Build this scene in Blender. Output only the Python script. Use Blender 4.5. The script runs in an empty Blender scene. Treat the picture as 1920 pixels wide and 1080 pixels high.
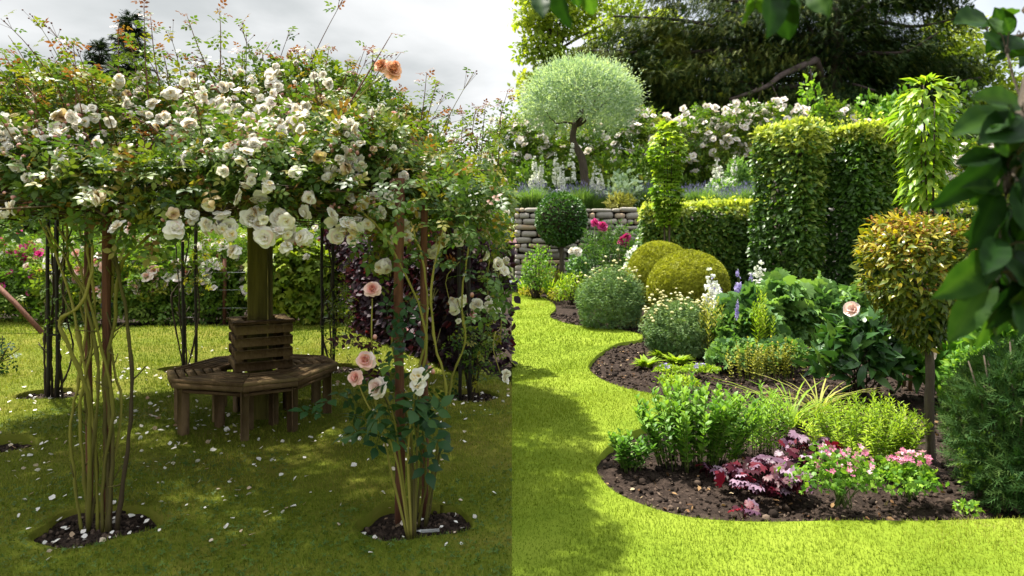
import bpy, math
import numpy as np
from mathutils import Vector
RNG = np.random.default_rng(11)
rad = math.radians
scene = bpy.context.scene
COL = scene.collection

# ---------------------------------------------------------------- camera frame of reference (level camera, 1.65 m above the lawn)
CH, FP, HZ, CXP = 1.65, 1250.0, 440.0, 960.0
def G(px, py, z=0.0):
    """a measured spot of the photograph, as a place on the ground"""
    d = FP * (CH - z) / (py - HZ)
    return np.array([(px - CXP) / FP * d, d, z])
def P3(px, py, d):
    return np.array([(px - CXP) / FP * d, d, CH + (HZ - py) / FP * d])

# ---------------------------------------------------------------- mesh building
class MB:
    def __init__(s):
        s.V = []; s.F3 = []; s.F4 = []; s.M3 = []; s.M4 = []; s.T = []; s.n = 0
    def add(s, V, F, tint=0.5, mat=0):
        V = np.asarray(V, float).reshape(-1, 3)
        if len(V) == 0: return s
        t = np.broadcast_to(np.asarray(tint, float), (len(V),))
        for f in (F if isinstance(F, (list, tuple)) else [F]):
            f = np.asarray(f, int)
            if f.size == 0: continue
            if f.shape[1] == 3:
                s.F3.append(f + s.n); s.M3.append(np.full(len(f), mat))
            else:
                s.F4.append(f + s.n); s.M4.append(np.full(len(f), mat))
        s.V.append(V); s.T.append(t); s.n += len(V)
        return s
    def mesh(s, name, mats, smooth=False):
        me = bpy.data.meshes.new(name)
        if s.n:
            V = np.concatenate(s.V).astype(np.float32); T = np.concatenate(s.T).astype(np.float32)
            f3 = np.concatenate(s.F3) if s.F3 else np.zeros((0, 3), int)
            f4 = np.concatenate(s.F4) if s.F4 else np.zeros((0, 4), int)
            mi = np.concatenate(s.M3 + s.M4).astype(np.int32)
            loops = np.concatenate([f3.ravel(), f4.ravel()]).astype(np.int32)
            starts = np.concatenate([np.arange(len(f3)) * 3, len(f3) * 3 + np.arange(len(f4)) * 4]).astype(np.int32)
            me.vertices.add(len(V)); me.vertices.foreach_set('co', V.ravel())
            me.loops.add(len(loops)); me.loops.foreach_set('vertex_index', loops)
            me.polygons.add(len(starts)); me.polygons.foreach_set('loop_start', starts)
            me.polygons.foreach_set('material_index', mi)
            if smooth: me.polygons.foreach_set('use_smooth', np.ones(len(starts), bool))
            a = me.attributes.new('tint', 'FLOAT', 'POINT'); a.data.foreach_set('value', T)
            me.update(calc_edges=True)
        for m in (mats if isinstance(mats, (list, tuple)) else [mats]): me.materials.append(m)
        return me
    def build(s, name, mats, parent=None, smooth=False):
        return link(name, s.mesh(name, mats, smooth), parent)

def link(name, me, parent=None):
    o = bpy.data.objects.new(name, me); COL.objects.link(o)
    if parent is not None:
        o.parent = parent
        o.matrix_parent_inverse.identity()
        o.location = (-parent.location[0], -parent.location[1], -parent.location[2]) if me and not me.get('local') else (0, 0, 0)
    return o
def thing(name, label, cat, loc=(0, 0, 0), group=None):
    o = bpy.data.objects.new(name, None); COL.objects.link(o)
    o.location = tuple(float(v) for v in loc); o.empty_display_size = 0.1
    o['label'] = label; o['category'] = cat
    if group: o['group'] = group
    return o
def tag(o, label=None, cat=None, group=None, kind=None):
    if label: o['label'] = label
    if cat: o['category'] = cat
    if group: o['group'] = group
    if kind: o['kind'] = kind
    return o

def unit(v):
    v = np.asarray(v, float)
    return v / np.maximum(np.linalg.norm(v, axis=-1, keepdims=True), 1e-9)
def rdir(n, zs=1.0):
    v = RNG.normal(size=(n, 3)); v[:, 2] *= zs
    return unit(v)
def wob(P, f, seed):
    r = np.random.default_rng(seed); out = 0
    for k in range(5):
        kv = unit(r.normal(size=3)) * f * (0.7 + 0.8 * r.random())
        out = out + np.sin(np.asarray(P) @ kv + r.random() * 6.28)
    return out / 2.6
def scatter(mb, T, P, d, n, s, tint=None, mat=0):
    """copies of a small template (verts, faces) at P, axis +Y along d, face +Z towards n"""
    tv, tf = T; N = len(P)
    if N == 0: return
    y = unit(d); x = unit(np.cross(y, n)); z = np.cross(x, y)
    s = np.asarray(s, float)
    if s.ndim == 0: s = np.full(N, float(s))
    s3 = s[:, None] * np.ones(3) if s.ndim == 1 else s
    L = tv[None, :, :] * s3[:, None, :]
    V = L[..., 0:1] * x[:, None, :] + L[..., 1:2] * y[:, None, :] + L[..., 2:3] * z[:, None, :] + np.asarray(P)[:, None, :]
    off = (np.arange(N) * len(tv))[:, None, None]
    if tint is None: tint = RNG.random(N)
    tint = np.repeat(np.broadcast_to(tint, (N,)), len(tv))
    mb.add(V.reshape(-1, 3), [(f[None] + off).reshape(-1, f.shape[1]) for f in tf], tint, mat)
def merge(*Ts):
    V = []; out = {3: [], 4: []}; n = 0
    for tv, tf in Ts:
        V.append(tv)
        for f in tf: out[f.shape[1]].append(f + n)
        n += len(tv)
    return np.concatenate(V), [np.concatenate(v) for v in out.values() if v]
def xf(T, loc=(0, 0, 0), rz=0, s=1.0, rx=0, ry=0):
    tv = T[0] * s
    c, q = math.cos(ry), math.sin(ry); tv = tv @ np.array([[c, 0, q], [0, 1, 0], [-q, 0, c]]).T
    c, q = math.cos(rx), math.sin(rx); tv = tv @ np.array([[1, 0, 0], [0, c, -q], [0, q, c]]).T
    c, q = math.cos(rz), math.sin(rz); tv = tv @ np.array([[c, -q, 0], [q, c, 0], [0, 0, 1]]).T
    return tv + np.asarray(loc, float), T[1]
A = np.array
# ---------------------------------------------------------------- leaf and flower templates (unit length along +Y)
def L_dia(w=0.5, fold=0.08, curl=-0.08):
    return A([[0, 0, 0], [w/2, .45, fold], [0, 1, curl], [-w/2, .45, fold]], float), [A([[0, 1, 2], [0, 2, 3]])]
def L_oval(w=0.5, fold=0.06, curl=-0.12):
    v = A([[0, 0, 0], [w*.42, .25, fold], [w*.5, .55, fold], [0, 1, curl], [-w*.5, .55, fold], [-w*.42, .25, fold], [0, .28, .03], [0, .62, 0]], float)
    return v, [A([[0, 1, 6], [0, 6, 5], [7, 2, 3], [7, 3, 4]]), A([[6, 1, 2, 7], [5, 6, 7, 4]])]
def L_blade(w=0.04, bend=0.35, seg=4):
    v = []; f = []
    for k in range(seg):
        t = k / seg
        v += [[-w/2*(1-t*.6), t*(1-.25*bend*t), -bend*t*t], [w/2*(1-t*.6), t*(1-.25*bend*t), -bend*t*t]]
    v.append([0, 1-.25*bend, -bend])
    q = [[2*k, 2*k+1, 2*k+3, 2*k+2] for k in range(seg-1)]
    return A(v, float), [A(q), A([[2*seg-2, 2*seg-1, 2*seg]])]
def L_lobed(lobes=5, w=1.0, deep=.5):
    v = [[0, .35, .03]]; n = lobes*2
    v.append([0, 0, 0])
    for k in range(n+1):
        a = rad(-130 + 260*k/n); r = (.62 if k % 2 == 0 and 0 < k < n else .62*deep) * (1.15 if k == n//2 else 1)
        v.append([math.sin(a)*r*w, .35 + math.cos(a)*r, -.13*(k % 2 == 0)+.05*(k % 2)])
    f = [[0, k+1, k+2] for k in range(n+1)] + [[0, n+2, 1]]
    return A(v, float), [A(f)]
def L_rose():
    o = L_oval(.56, .05, -.12); st = (A([[-.008, 0, 0], [.008, 0, 0], [.006, .7, 0], [-.006, .7, 0]], float), [A([[0, 1, 2, 3]])])
    return merge(st, xf(o, (0, .66, 0), 0, .40), xf(o, (.02, .56, 0), rad(-68), .35), xf(o, (-.02, .56, 0), rad(68), .35),
                 xf(o, (.02, .24, 0), rad(-74), .30), xf(o, (-.02, .24, 0), rad(74), .30))
def L_spray(n=7, droop=.2, w=.07):
    """a flat feathery conifer spray"""
    T = []
    for k in range(n):
        t = (k + .6) / n; sgn = 1 if k % 2 else -1
        T.append(xf((A([[-w, 0, 0], [w, 0, 0], [0, 1, -.1]], float), [A([[0, 1, 2]])]), (0, t*.8, -droop*t*t), sgn*rad(48), .52*(1-t*.45)))
    T.append(xf((A([[-w, 0, 0], [w, 0, 0], [0, 1, -droop]], float), [A([[0, 1, 2]])]), (0, 0, 0), 0, 1))
    return merge(*T)
def L_tuft(n=5, w=.12, sp=.9):
    T = []
    for k in range(n):
        a = 6.283*k/n
        T.append(xf(L_dia(w*2), (0, 0, 0), a, 1.0, rx=0))
    v, f = merge(*T)
    return v, f
def L_flower(n=5, w=.62, cup=.3):
    """a small open flower facing +Y"""
    V = []; F = []
    for k in range(n):
        a = 6.283*k/n; u = A([math.cos(a), 0, math.sin(a)]); t = A([-math.sin(a), 0, math.cos(a)]); b = len(V)
        V += [A([0, 0, 0]), u*.6 + t*w*.5 + A([0, cup*.8, 0]), u*1.0 + A([0, cup, 0]), u*.6 - t*w*.5 + A([0, cup*.8, 0])]
        F.append([b, b+1, b+2, b+3])
    return A(V, float), [A(F)]
def L_bell():
    V = []; F = []
    rs = [(.0, .12), (.5, .3), (.85, .36), (1.0, .55)]
    for y, r in rs:
        for k in range(6):
            a = 6.283*k/6; V.append([r*math.cos(a), y, r*math.sin(a)])
    for i in range(3):
        for k in range(6): F.append([i*6+k, i*6+(k+1) % 6, i*6+6+(k+1) % 6, i*6+6+k])
    return A(V, float), [A(F)]
def L_ball(seg=6, rings=4):
    V = []; F = []
    for i in range(rings+1):
        p = math.pi*i/rings
        for k in range(seg):
            a = 6.283*k/seg; V.append([math.sin(p)*math.cos(a), math.sin(p)*math.sin(a), math.cos(p)])
    for i in range(rings):
        for k in range(seg): F.append([i*seg+k, i*seg+(k+1) % seg, (i+1)*seg+(k+1) % seg, (i+1)*seg+k])
    return A(V, float), [A(F)]
T_dia = L_dia(); T_oval = L_oval(); T_rose = L_rose(); T_spray = L_spray(); T_ball = L_ball()
T_lance = L_dia(.26, .05, -.12); T_blade = L_blade(); T_flower = L_flower(); T_bell = L_bell()
T_lobe5 = L_lobed(5, 1, .6); T_lobe7 = L_lobed(7, 1.1, .72); T_needle = L_dia(.1, .0, .0); T_round = L_oval(.8, .04, -.06)
T_ovlong = L_oval(.34, .05, -.2)

def tube(mb, pts, r, sides=6, tint=.5, mat=0, cap=True):
    pts = np.asarray(pts, float); n = len(pts)
    r = np.broadcast_to(np.asarray(r, float), (n,))
    tg = unit(np.gradient(pts, axis=0)); ref = A([.31, .17, .93]) if abs(tg[0, 2]) < .8 else A([.93, .31, .17])
    x = unit(np.cross(tg, ref)); y = np.cross(tg, x)
    a = np.arange(sides)*2*math.pi/sides
    V = pts[:, None] + r[:, None, None]*(np.cos(a)[None, :, None]*x[:, None] + np.sin(a)[None, :, None]*y[:, None])
    i = np.arange(n-1)[:, None]*sides; k = np.arange(sides)[None]; k2 = (k+1) % sides
    F = np.stack([i+k, i+k2, i+sides+k2, i+sides+k], -1).reshape(-1, 4)
    V = V.reshape(-1, 3)
    if cap:
        V = np.concatenate([V, pts[-1:], pts[:1]]); m = n*sides; b = (n-1)*sides; k = np.arange(sides); k2 = (k+1) % sides
        mb.add(V, [F, np.stack([b+k, b+k2, np.full(sides, m)], -1), np.stack([k2, k, np.full(sides, m+1)], -1)], tint, mat)
    else: mb.add(V, F, tint, mat)
def spline(ctrl, n=16):
    c = np.asarray(ctrl, float)
    if len(c) == 2: return c[0] + (c[1]-c[0])*np.linspace(0, 1, n)[:, None]
    p = np.vstack([2*c[0]-c[1], c, 2*c[-1]-c[-2]]); out = []
    m = len(c)-1
    for t in np.linspace(0, m-1e-6, n):
        i = int(t); u = t-i; a, b, d, e = p[i], p[i+1], p[i+2], p[i+3]
        out.append(.5*((2*b)+(-a+d)*u+(2*a-5*b+4*d-e)*u*u+(-a+3*b-3*d+e)*u**3))
    return A(out)
def box(mb, c, s, rz=0, tint=.5, mat=0, bev=.006):
    """a bevelled box: centre, size, turn about Z"""
    x, y, z = [v/2 for v in s]; b = min(bev, x*.4, y*.4, z*.4)
    V = []
    for sx in (-1, 1):
        for sy in (-1, 1):
            for sz in (-1, 1):
                V += [[sx*(x-b), sy*(y-b), sz*z], [sx*(x-b), sy*y, sz*(z-b)], [sx*x, sy*(y-b), sz*(z-b)]]
    V = A(V, float)
    def vid(sx, sy, sz, k): return ((sx > 0)*4+(sy > 0)*2+(sz > 0))*3+k
    Q = []; Tt = []
    for s_ in (-1, 1):
        Q.append([vid(-1, -1, s_, 0), vid(1, -1, s_, 0), vid(1, 1, s_, 0), vid(-1, 1, s_, 0)][::s_])
        Q.append([vid(-1, s_, -1, 1), vid(1, s_, -1, 1), vid(1, s_, 1, 1), vid(-1, s_, 1, 1)][::-s_])
        Q.append([vid(s_, -1, -1, 2), vid(s_, 1, -1, 2), vid(s_, 1, 1, 2), vid(s_, -1, 1, 2)][::s_])
    for a in (-1, 1):
        for b_ in (-1, 1):
            Q.append([vid(-1, a, b_, 0), vid(1, a, b_, 0), vid(1, a, b_, 1), vid(-1, a, b_, 1)])
            Q.append([vid(a, -1, b_, 0), vid(a, 1, b_, 0), vid(a, 1, b_, 2), vid(a, -1, b_, 2)])
            Q.append([vid(a, b_, -1, 1), vid(a, b_, 1, 1), vid(a, b_, 1, 2), vid(a, b_, -1, 2)])
            for c_ in (-1, 1): Tt.append([vid(a, b_, c_, 0), vid(a, b_, c_, 1), vid(a, b_, c_, 2)])
    c0, s0 = math.cos(rz), math.sin(rz)
    V = V @ A([[c0, s0, 0], [-s0, c0, 0], [0, 0, 1]]) + A(c, float)
    mb.add(V, [A(Q), A(Tt)], tint, mat)

# ---------------------------------------------------------------- materials
def nodes_of(name):
    m = bpy.data.materials.new(name); m.use_nodes = True
    nt = m.node_tree; nt.nodes.clear()
    out = nt.nodes.new('ShaderNodeOutputMaterial')
    return m, nt, out
def ramp(nt, stops):
    r = nt.nodes.new('ShaderNodeValToRGB'); e = r.color_ramp.elements
    while len(e) > 1: e.remove(e[-1])
    e[0].position = stops[0][0]; e[0].color = (*stops[0][1], 1)
    for p, c in stops[1:]:
        k = e.new(p); k.color = (*c, 1)
    return r
def leaf_mat(name, stops, trans=.35, rough=.5, tcol=(1.25, 1.3, .5), spec=.22, sss=0):
    m, nt, out = nodes_of(name); N = nt.nodes.new; K = nt.links.new
    at = N('ShaderNodeAttribute'); at.attribute_name = 'tint'
    r = ramp(nt, stops); K(at.outputs['Fac'], r.inputs[0])
    b = N('ShaderNodeBsdfPrincipled'); b.inputs['Roughness'].default_value = rough; b.inputs['Specular IOR Level'].default_value = spec
    K(r.outputs[0], b.inputs['Base Color'])
    if trans > 0:
        t = N('ShaderNodeBsdfTranslucent'); mx = N('ShaderNodeMix'); mx.data_type = 'RGBA'; mx.blend_type = 'MULTIPLY'; mx.inputs[0].default_value = 1
        K(r.outputs[0], mx.inputs[6]); mx.inputs[7].default_value = (*tcol, 1); K(mx.outputs[2], t.inputs['Color'])
        ms = N('ShaderNodeMixShader'); ms.inputs[0].default_value = trans
        K(b.outputs[0], ms.inputs[1]); K(t.outputs[0], ms.inputs[2]); K(ms.outputs[0], out.inputs['Surface'])
    else: K(b.outputs[0], out.inputs['Surface'])
    return m
def rough_mat(name, stops, scale=6, detail=6, stretch=(1, 1, 1), rough=.85, bump=.3, bscale=40, tintmix=0.0, spec=.3, bdist=.01):
    m, nt, out = nodes_of(name); N = nt.nodes.new; K = nt.links.new
    tc = N('ShaderNodeTexCoord'); mp = N('ShaderNodeMapping'); mp.inputs['Scale'].default_value = stretch
    K(tc.outputs['Object'], mp.inputs[0])
    n = N('ShaderNodeTexNoise'); n.inputs['Scale'].default_value = scale; n.inputs['Detail'].default_value = detail; n.inputs['Roughness'].default_value = .65
    K(mp.outputs[0], n.inputs['Vector'])
    r = ramp(nt, stops)
    at = N('ShaderNodeAttribute'); at.attribute_name = 'tint'
    mx = N('ShaderNodeMix'); mx.inputs[0].default_value = tintmix
    K(n.outputs['Fac'], mx.inputs[2]); K(at.outputs['Fac'], mx.inputs[3]); K(mx.outputs[0], r.inputs[0])
    b = N('ShaderNodeBsdfPrincipled'); b.inputs['Roughness'].default_value = rough; b.inputs['Specular IOR Level'].default_value = spec
    K(r.outputs[0], b.inputs['Base Color'])
    if bump:
        n2 = N('ShaderNodeTexNoise'); n2.inputs['Scale'].default_value = bscale; n2.inputs['Detail'].default_value = 5
        K(mp.outputs[0], n2.inputs['Vector'])
        bp = N('ShaderNodeBump'); bp.inputs['Strength'].default_value = bump; bp.inputs['Distance'].default_value = bdist
        K(n2.outputs['Fac'], bp.inputs['Height']); K(bp.outputs[0], b.inputs['Normal'])
    K(b.outputs[0], out.inputs['Surface'])
    return m
M = {}
# ---------------------------------------------------------------- materials used
g3 = lambda *a: a
M['lawn_l'] = rough_mat('dry_mossy_turf_dimmed', [(.25, (.05, .075, .006)), (.45, (.10, .12, .014)), (.62, (.13, .125, .022)), (.8, (.18, .14, .035))], scale=1.3, detail=9, bump=.6, bscale=60, spec=.03)  # moss and dry patches; base darkened to imitate dimmer overcast light here
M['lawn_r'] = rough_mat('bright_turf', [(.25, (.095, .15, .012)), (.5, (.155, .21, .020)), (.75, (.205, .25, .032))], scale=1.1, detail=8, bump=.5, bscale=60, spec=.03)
M['blade_l'] = leaf_mat('grass_blade_mossy_dimmed', [(0, (.055, .10, .008)), (.45, (.138, .178, .020)), (.75, (.25, .255, .045)), (1, (.28, .23, .07))], trans=.3, rough=.7, spec=.04)  # mossy blades, colour kept darker to stand in for the duller light
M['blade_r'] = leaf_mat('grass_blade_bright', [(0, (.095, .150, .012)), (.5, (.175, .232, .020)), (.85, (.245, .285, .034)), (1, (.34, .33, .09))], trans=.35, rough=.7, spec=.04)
M['soil'] = rough_mat('crumbly_soil', [(.25, (.014, .010, .008)), (.5, (.032, .022, .017)), (.7, (.058, .041, .032)), (.85, (.10, .075, .06))], scale=18, detail=10, rough=.95, bump=.9, bscale=55, spec=.1, bdist=.03)
M['clod'] = rough_mat('soil_clod', [(.2, (.014, .010, .008)), (.5, (.036, .025, .019)), (.8, (.085, .06, .045)), (1, (.24, .18, .13))], scale=9, rough=.95, bump=.5, tintmix=.75, spec=.1)
M['stone'] = rough_mat('lichened_limestone', [(.15, (.14, .13, .115)), (.4, (.29, .265, .23)), (.6, (.40, .365, .31)), (.75, (.42, .29, .17)), (.95, (.55, .51, .45))], scale=5, detail=8, rough=.9, bump=.7, bscale=22, tintmix=.5)
M['far_soil'] = rough_mat('grassy_soil', [(.3, (.03, .035, .012)), (.7, (.07, .08, .02))], scale=.8, detail=8, rough=.95, bump=.5)
M['petal'] = leaf_mat('fallen_petal', [(0, (.38, .24, .14)), (.12, (.66, .55, .42)), (.3, (.80, .76, .70)), (1, (.84, .82, .78))], trans=.25, rough=.6, tcol=(1, 1, 1))

# ---------------------------------------------------------------- beds and lawn
def poly(px): return A([G(x, y)[:2] for x, y in px])
bed_px = [(960, 541), (975, 549), (1000, 554), (1028, 563), (1042, 577), (1031, 592), (1060, 605), (1110, 612), (1160, 617), (1203, 628), (1197, 637), (1160, 643),
          (1130, 658), (1107, 680), (1105, 694), (1125, 711), (1170, 728), (1228, 741), (1252, 760), (1236, 790), (1172, 815), (1132, 843), (1118, 868), (1125, 890),
          (1150, 915), (1200, 940), (1260, 959), (1330, 971), (1450, 979), (1600, 980), (1750, 979), (1900, 975), (2050, 968), (2300, 955)]
def smooth_poly(p, n=260): return spline(p, n)
bed_r = np.vstack([smooth_poly(poly(bed_px)), [[14, 4.2], [14, 19.0], [0.0, 19.0]]])
lb_px = [(-420, 588), (-200, 590), (0, 598), (200, 612), (400, 611), (520, 606), (630, 604), (670, 622), (720, 645), (800, 668), (870, 684), (958, 722)]
bed_l = np.vstack([smooth_poly(poly(lb_px), 90), [[0.0, 19.0], [-26, 19.0], [-26, 13.2]]])
def circ(px, py, rx, n=40, sq=1.0, seed=0):
    c = G(px, py)[:2]; a = np.linspace(0, 6.283, n, endpoint=False); r = rx*(1+.08*np.sin(3*a+seed)+.06*np.sin(5*a+2*seed))
    return np.stack([c[0]+r*np.cos(a), c[1]+sq*r*np.sin(a)], 1)
pits = [circ(182, 982, .33, sq=.8, seed=1), circ(775, 976, .33, sq=.8, seed=2), circ(95, 739, .33, sq=.75, seed=3), circ(882, 741, .30, sq=.8, seed=4),
        circ(348, 691, .30, seed=5), circ(640, 691, .30, seed=6), circ(-12, 838, .28, seed=7), circ(985, 862, .25, seed=8)[:0]]
pits = [p for p in pits if len(p)]
def sdf(P, pg):
    """signed distance to a polygon: negative inside"""
    P = P.astype(float); d2 = np.full(len(P), 1e9); ins = np.zeros(len(P), bool)
    gx = np.zeros((len(P), 2))
    q = np.roll(pg, -1, 0)
    for a, b in zip(pg, q):
        e = b-a; L = e@e
        if L < 1e-12: continue
        w = P-a; t = np.clip(w@e/L, 0, 1); r = w-t[:, None]*e; dd = (r*r).sum(1)
        m = dd < d2; d2[m] = dd[m]; gx[m] = r[m]
        c = ((a[1] <= P[:, 1]) != (b[1] <= P[:, 1]))
        if c.any(): ins[c] ^= (P[c, 0] < a[0] + (P[c, 1]-a[1])/(b[1]-a[1])*e[0])
    d = np.sqrt(d2); g = gx/np.maximum(d, 1e-9)[:, None]
    return np.where(ins, -d, d), np.where(ins[:, None], -g, g)
def lawn_d(P, side):
    beds = [bed_r] if side > 0 else [bed_l] + pits
    D = np.full(len(P), 1e9); Gd = np.zeros((len(P), 2))
    for b in beds:
        d, g = sdf(P, b); m = d < D; D[m] = d[m]; Gd[m] = g[m]
    return D, Gd
def lawn_z(x, y): return .008*np.sin(x*2.1+y*.7)+.006*np.sin(y*2.7-x*1.3)+.004*np.sin(5*x+3*y)
def grid_patch(mb, xs, ys, side):
    X, Y = np.meshgrid(xs, ys); P = np.stack([X.ravel(), Y.ravel()], 1); h = xs[1]-xs[0]
    d, g = lawn_d(P, side)
    near = (np.abs(d) < h*.72); P2 = P.copy(); P2[near] -= d[near, None]*g[near]
    d2 = np.where(near, 0, d)
    nx, ny = len(xs), len(ys); i = (np.arange(ny-1)[:, None]*nx + np.arange(nx-1)[None]).ravel()
    F = np.stack([i, i+1, i+nx+1, i+nx], 1)
    keep = (d2[F] >= -1e-6).all(1); F = F[keep]
    V = np.concatenate([P2, lawn_z(P2[:, 0], P2[:, 1])[:, None]], 1)
    E = np.concatenate([F[:, [0, 1]], F[:, [1, 2]], F[:, [2, 3]], F[:, [3, 0]]])
    key = np.sort(E, 1); key = key[:, 0]*len(V)+key[:, 1]; u, idx, ct = np.unique(key, return_index=True, return_counts=True)
    B = E[idx[ct == 1]]; B = B[near[B].all(1)]
    used = np.unique(F); mp = np.full(len(V), -1); mp[used] = np.arange(len(used)); Vn = V[used]; nb = len(Vn)
    low = Vn.copy(); low[:, 2] -= .10
    B = mp[B]
    mb.add(np.concatenate([Vn, low]), [mp[F], np.stack([B[:, 1], B[:, 0], B[:, 0]+nb, B[:, 1]+nb], 1)])
def rng_(a, b, h): return np.arange(a, b+h*.5, h)
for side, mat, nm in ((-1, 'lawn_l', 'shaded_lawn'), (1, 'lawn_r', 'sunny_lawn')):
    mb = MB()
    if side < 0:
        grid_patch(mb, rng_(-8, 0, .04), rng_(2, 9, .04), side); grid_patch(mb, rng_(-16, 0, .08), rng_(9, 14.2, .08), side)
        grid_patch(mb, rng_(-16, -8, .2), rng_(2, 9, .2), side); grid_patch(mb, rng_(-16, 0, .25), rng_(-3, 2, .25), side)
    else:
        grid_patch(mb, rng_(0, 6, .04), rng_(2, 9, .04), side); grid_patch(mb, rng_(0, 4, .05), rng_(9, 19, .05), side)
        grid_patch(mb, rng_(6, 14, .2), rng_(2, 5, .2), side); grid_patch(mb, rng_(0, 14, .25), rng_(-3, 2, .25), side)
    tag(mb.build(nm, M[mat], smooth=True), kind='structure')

def soil_z(x, y): return -.055 + .018*np.sin(x*5.3+1.1*np.sin(y*4))*np.sin(y*6.1+1.7*np.sin(x*3.1))+.012*np.sin(x*17+2*np.sin(y*9))*np.sin(y*15+2*np.sin(x*11))
mb = MB()
def soil_grid(xs, ys):
    X, Y = np.meshgrid(xs, ys); x = X.ravel(); y = Y.ravel(); nx = len(xs)
    i = (np.arange(len(ys)-1)[:, None]*nx + np.arange(nx-1)[None]).ravel()
    mb.add(np.stack([x, y, soil_z(x, y)+RNG.normal(size=len(x))*.006], 1), np.stack([i, i+1, i+nx+1, i+nx], 1))
soil_grid(rng_(-7, 8.5, .05), rng_(3, 14.5, .05))
soil_grid(rng_(-26, 16, .3), rng_(14.2, 19.9, .3))
soil_grid(rng_(-26, -7, .3), rng_(11.5, 14.4, .3)); soil_grid(rng_(8.5, 16, .3), rng_(3, 14.4, .3))
tag(mb.build('flower_bed_soil', M['soil'], smooth=True), kind='structure')
mb = MB(); mb.add([[-400, -60, -.12], [400, -60, -.12], [400, 500, -.12], [-400, 500, -.12]], [A([[0, 1, 2, 3]])])
tag(mb.build('ground', M['far_soil']), kind='structure')
# raised terrace behind the dry stone wall
TZ = 2.42
mb = MB()
xs = rng_(.06, 40, .8); ys = rng_(20.15, 70, .8); X, Y = np.meshgrid(xs, ys); nx = len(xs); i = (np.arange(len(ys)-1)[:, None]*nx + np.arange(nx-1)[None]).ravel()
mb.add(np.stack([X.ravel(), Y.ravel(), TZ-.05+.04*np.sin(X.ravel()*2+Y.ravel())], 1), np.stack([i, i+1, i+nx+1, i+nx], 1))
mb.add([[.06, 20.15, -.1], [40, 20.15, -.1], [40, 20.15, TZ], [.06, 20.15, TZ], [.06, 70, -.1], [.06, 70, TZ]], [A([[0, 1, 2, 3], [4, 0, 3, 5]])])
tag(mb.build('terrace', M['far_soil'], smooth=True), kind='structure')

# grass blades: one mass of growth per lawn
def blades(name, label, mat, side, spec):
    mb = MB()
    for x0, x1, y0, y1, dens, h, w in spec:
        n = int(dens*(x1-x0)*(y1-y0)); P = np.stack([RNG.uniform(x0, x1, n), RNG.uniform(y0, y1, n)], 1)
        vis = np.abs(P[:, 0]) < P[:, 1]*1.15+.4; P = P[vis]
        d, g = lawn_d(P, side); P = P[d > 0.0]; n = len(P)
        p = np.concatenate([P, lawn_z(P[:, 0], P[:, 1])[:, None]-.003], 1)
        cl = .5+.5*wob(p*A([1, 1, 0]), 2.3, 5+side); cl2 = .5+.5*wob(p*A([1, 1, 0]), 9, 8+side)
        hh = h*(.55+.9*RNG.random(n))*(.75+.5*cl2); a = RNG.uniform(0, 6.283, n); ln = RNG.uniform(.1, 1.0, n)
        dx = np.stack([np.cos(a), np.sin(a), np.zeros(n)], 1); sd = np.stack([-np.sin(a), np.cos(a), np.zeros(n)], 1)
        tip = p + dx*(hh*ln)[:, None] + A([0, 0, 1])*(hh*(1-.45*ln))[:, None]
        ww = w*(.6+.8*RNG.random(n))[:, None]
        V = np.stack([p-sd*ww, p+sd*ww, tip], 1).reshape(-1, 3)
        big_ = .5+.5*wob(p*A([1, 1, 0]), .9, 31+side); stripe = np.sign(np.sin(p[:, 1]*5.2+.35*p[:, 0]))*.035*(side > 0)
        t = np.clip(.06+.5*RNG.random(n)**1.3+.24*cl+.18*(cl2-.5)+.26*(big_-.3)+stripe, 0, 1)
        mb.add(V, np.arange(3*n).reshape(-1, 3), np.repeat(t, 3))
    tag(mb.build(name, mat), label, 'grass', kind='stuff')
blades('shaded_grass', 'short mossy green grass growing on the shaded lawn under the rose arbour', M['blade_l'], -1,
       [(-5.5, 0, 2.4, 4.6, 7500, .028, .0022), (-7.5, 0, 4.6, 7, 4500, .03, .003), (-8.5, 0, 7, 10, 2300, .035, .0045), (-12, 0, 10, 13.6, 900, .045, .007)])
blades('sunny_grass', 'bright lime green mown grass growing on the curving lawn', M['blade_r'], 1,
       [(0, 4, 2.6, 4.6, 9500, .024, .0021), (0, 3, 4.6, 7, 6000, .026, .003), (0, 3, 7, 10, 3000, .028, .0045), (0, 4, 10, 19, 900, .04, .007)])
# clover and broad little weeds in the shaded lawn are part of its turf
mb = MB(); n = 9000
P = np.stack([RNG.uniform(-4.4, 0, n), 2.7+RNG.random(n)**1.4*3.6], 1); d, g = lawn_d(P, -1); k = (d > .02) & (wob(np.c_[P, P[:, 0]*0], 2.2, 77) > .0); P = P[k]; n = len(P)
p = np.c_[P, lawn_z(P[:, 0], P[:, 1])+.012+.012*RNG.random(n)]
dd = rdir(n, .3); scatter(mb, L_tuft(3, .3), p, dd, A([0, 0, 1])+.35*RNG.normal(size=(n, 3)), RNG.uniform(.008, .019, n))
M['clover'] = leaf_mat('clover', [(0, (.03, .075, .012)), (1, (.09, .16, .03))], trans=.25)
tag(mb.build('clover_leaves', M['clover']), 'patches of small clover leaves in the mossy lawn at the front', 'clover', kind='stuff')
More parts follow.
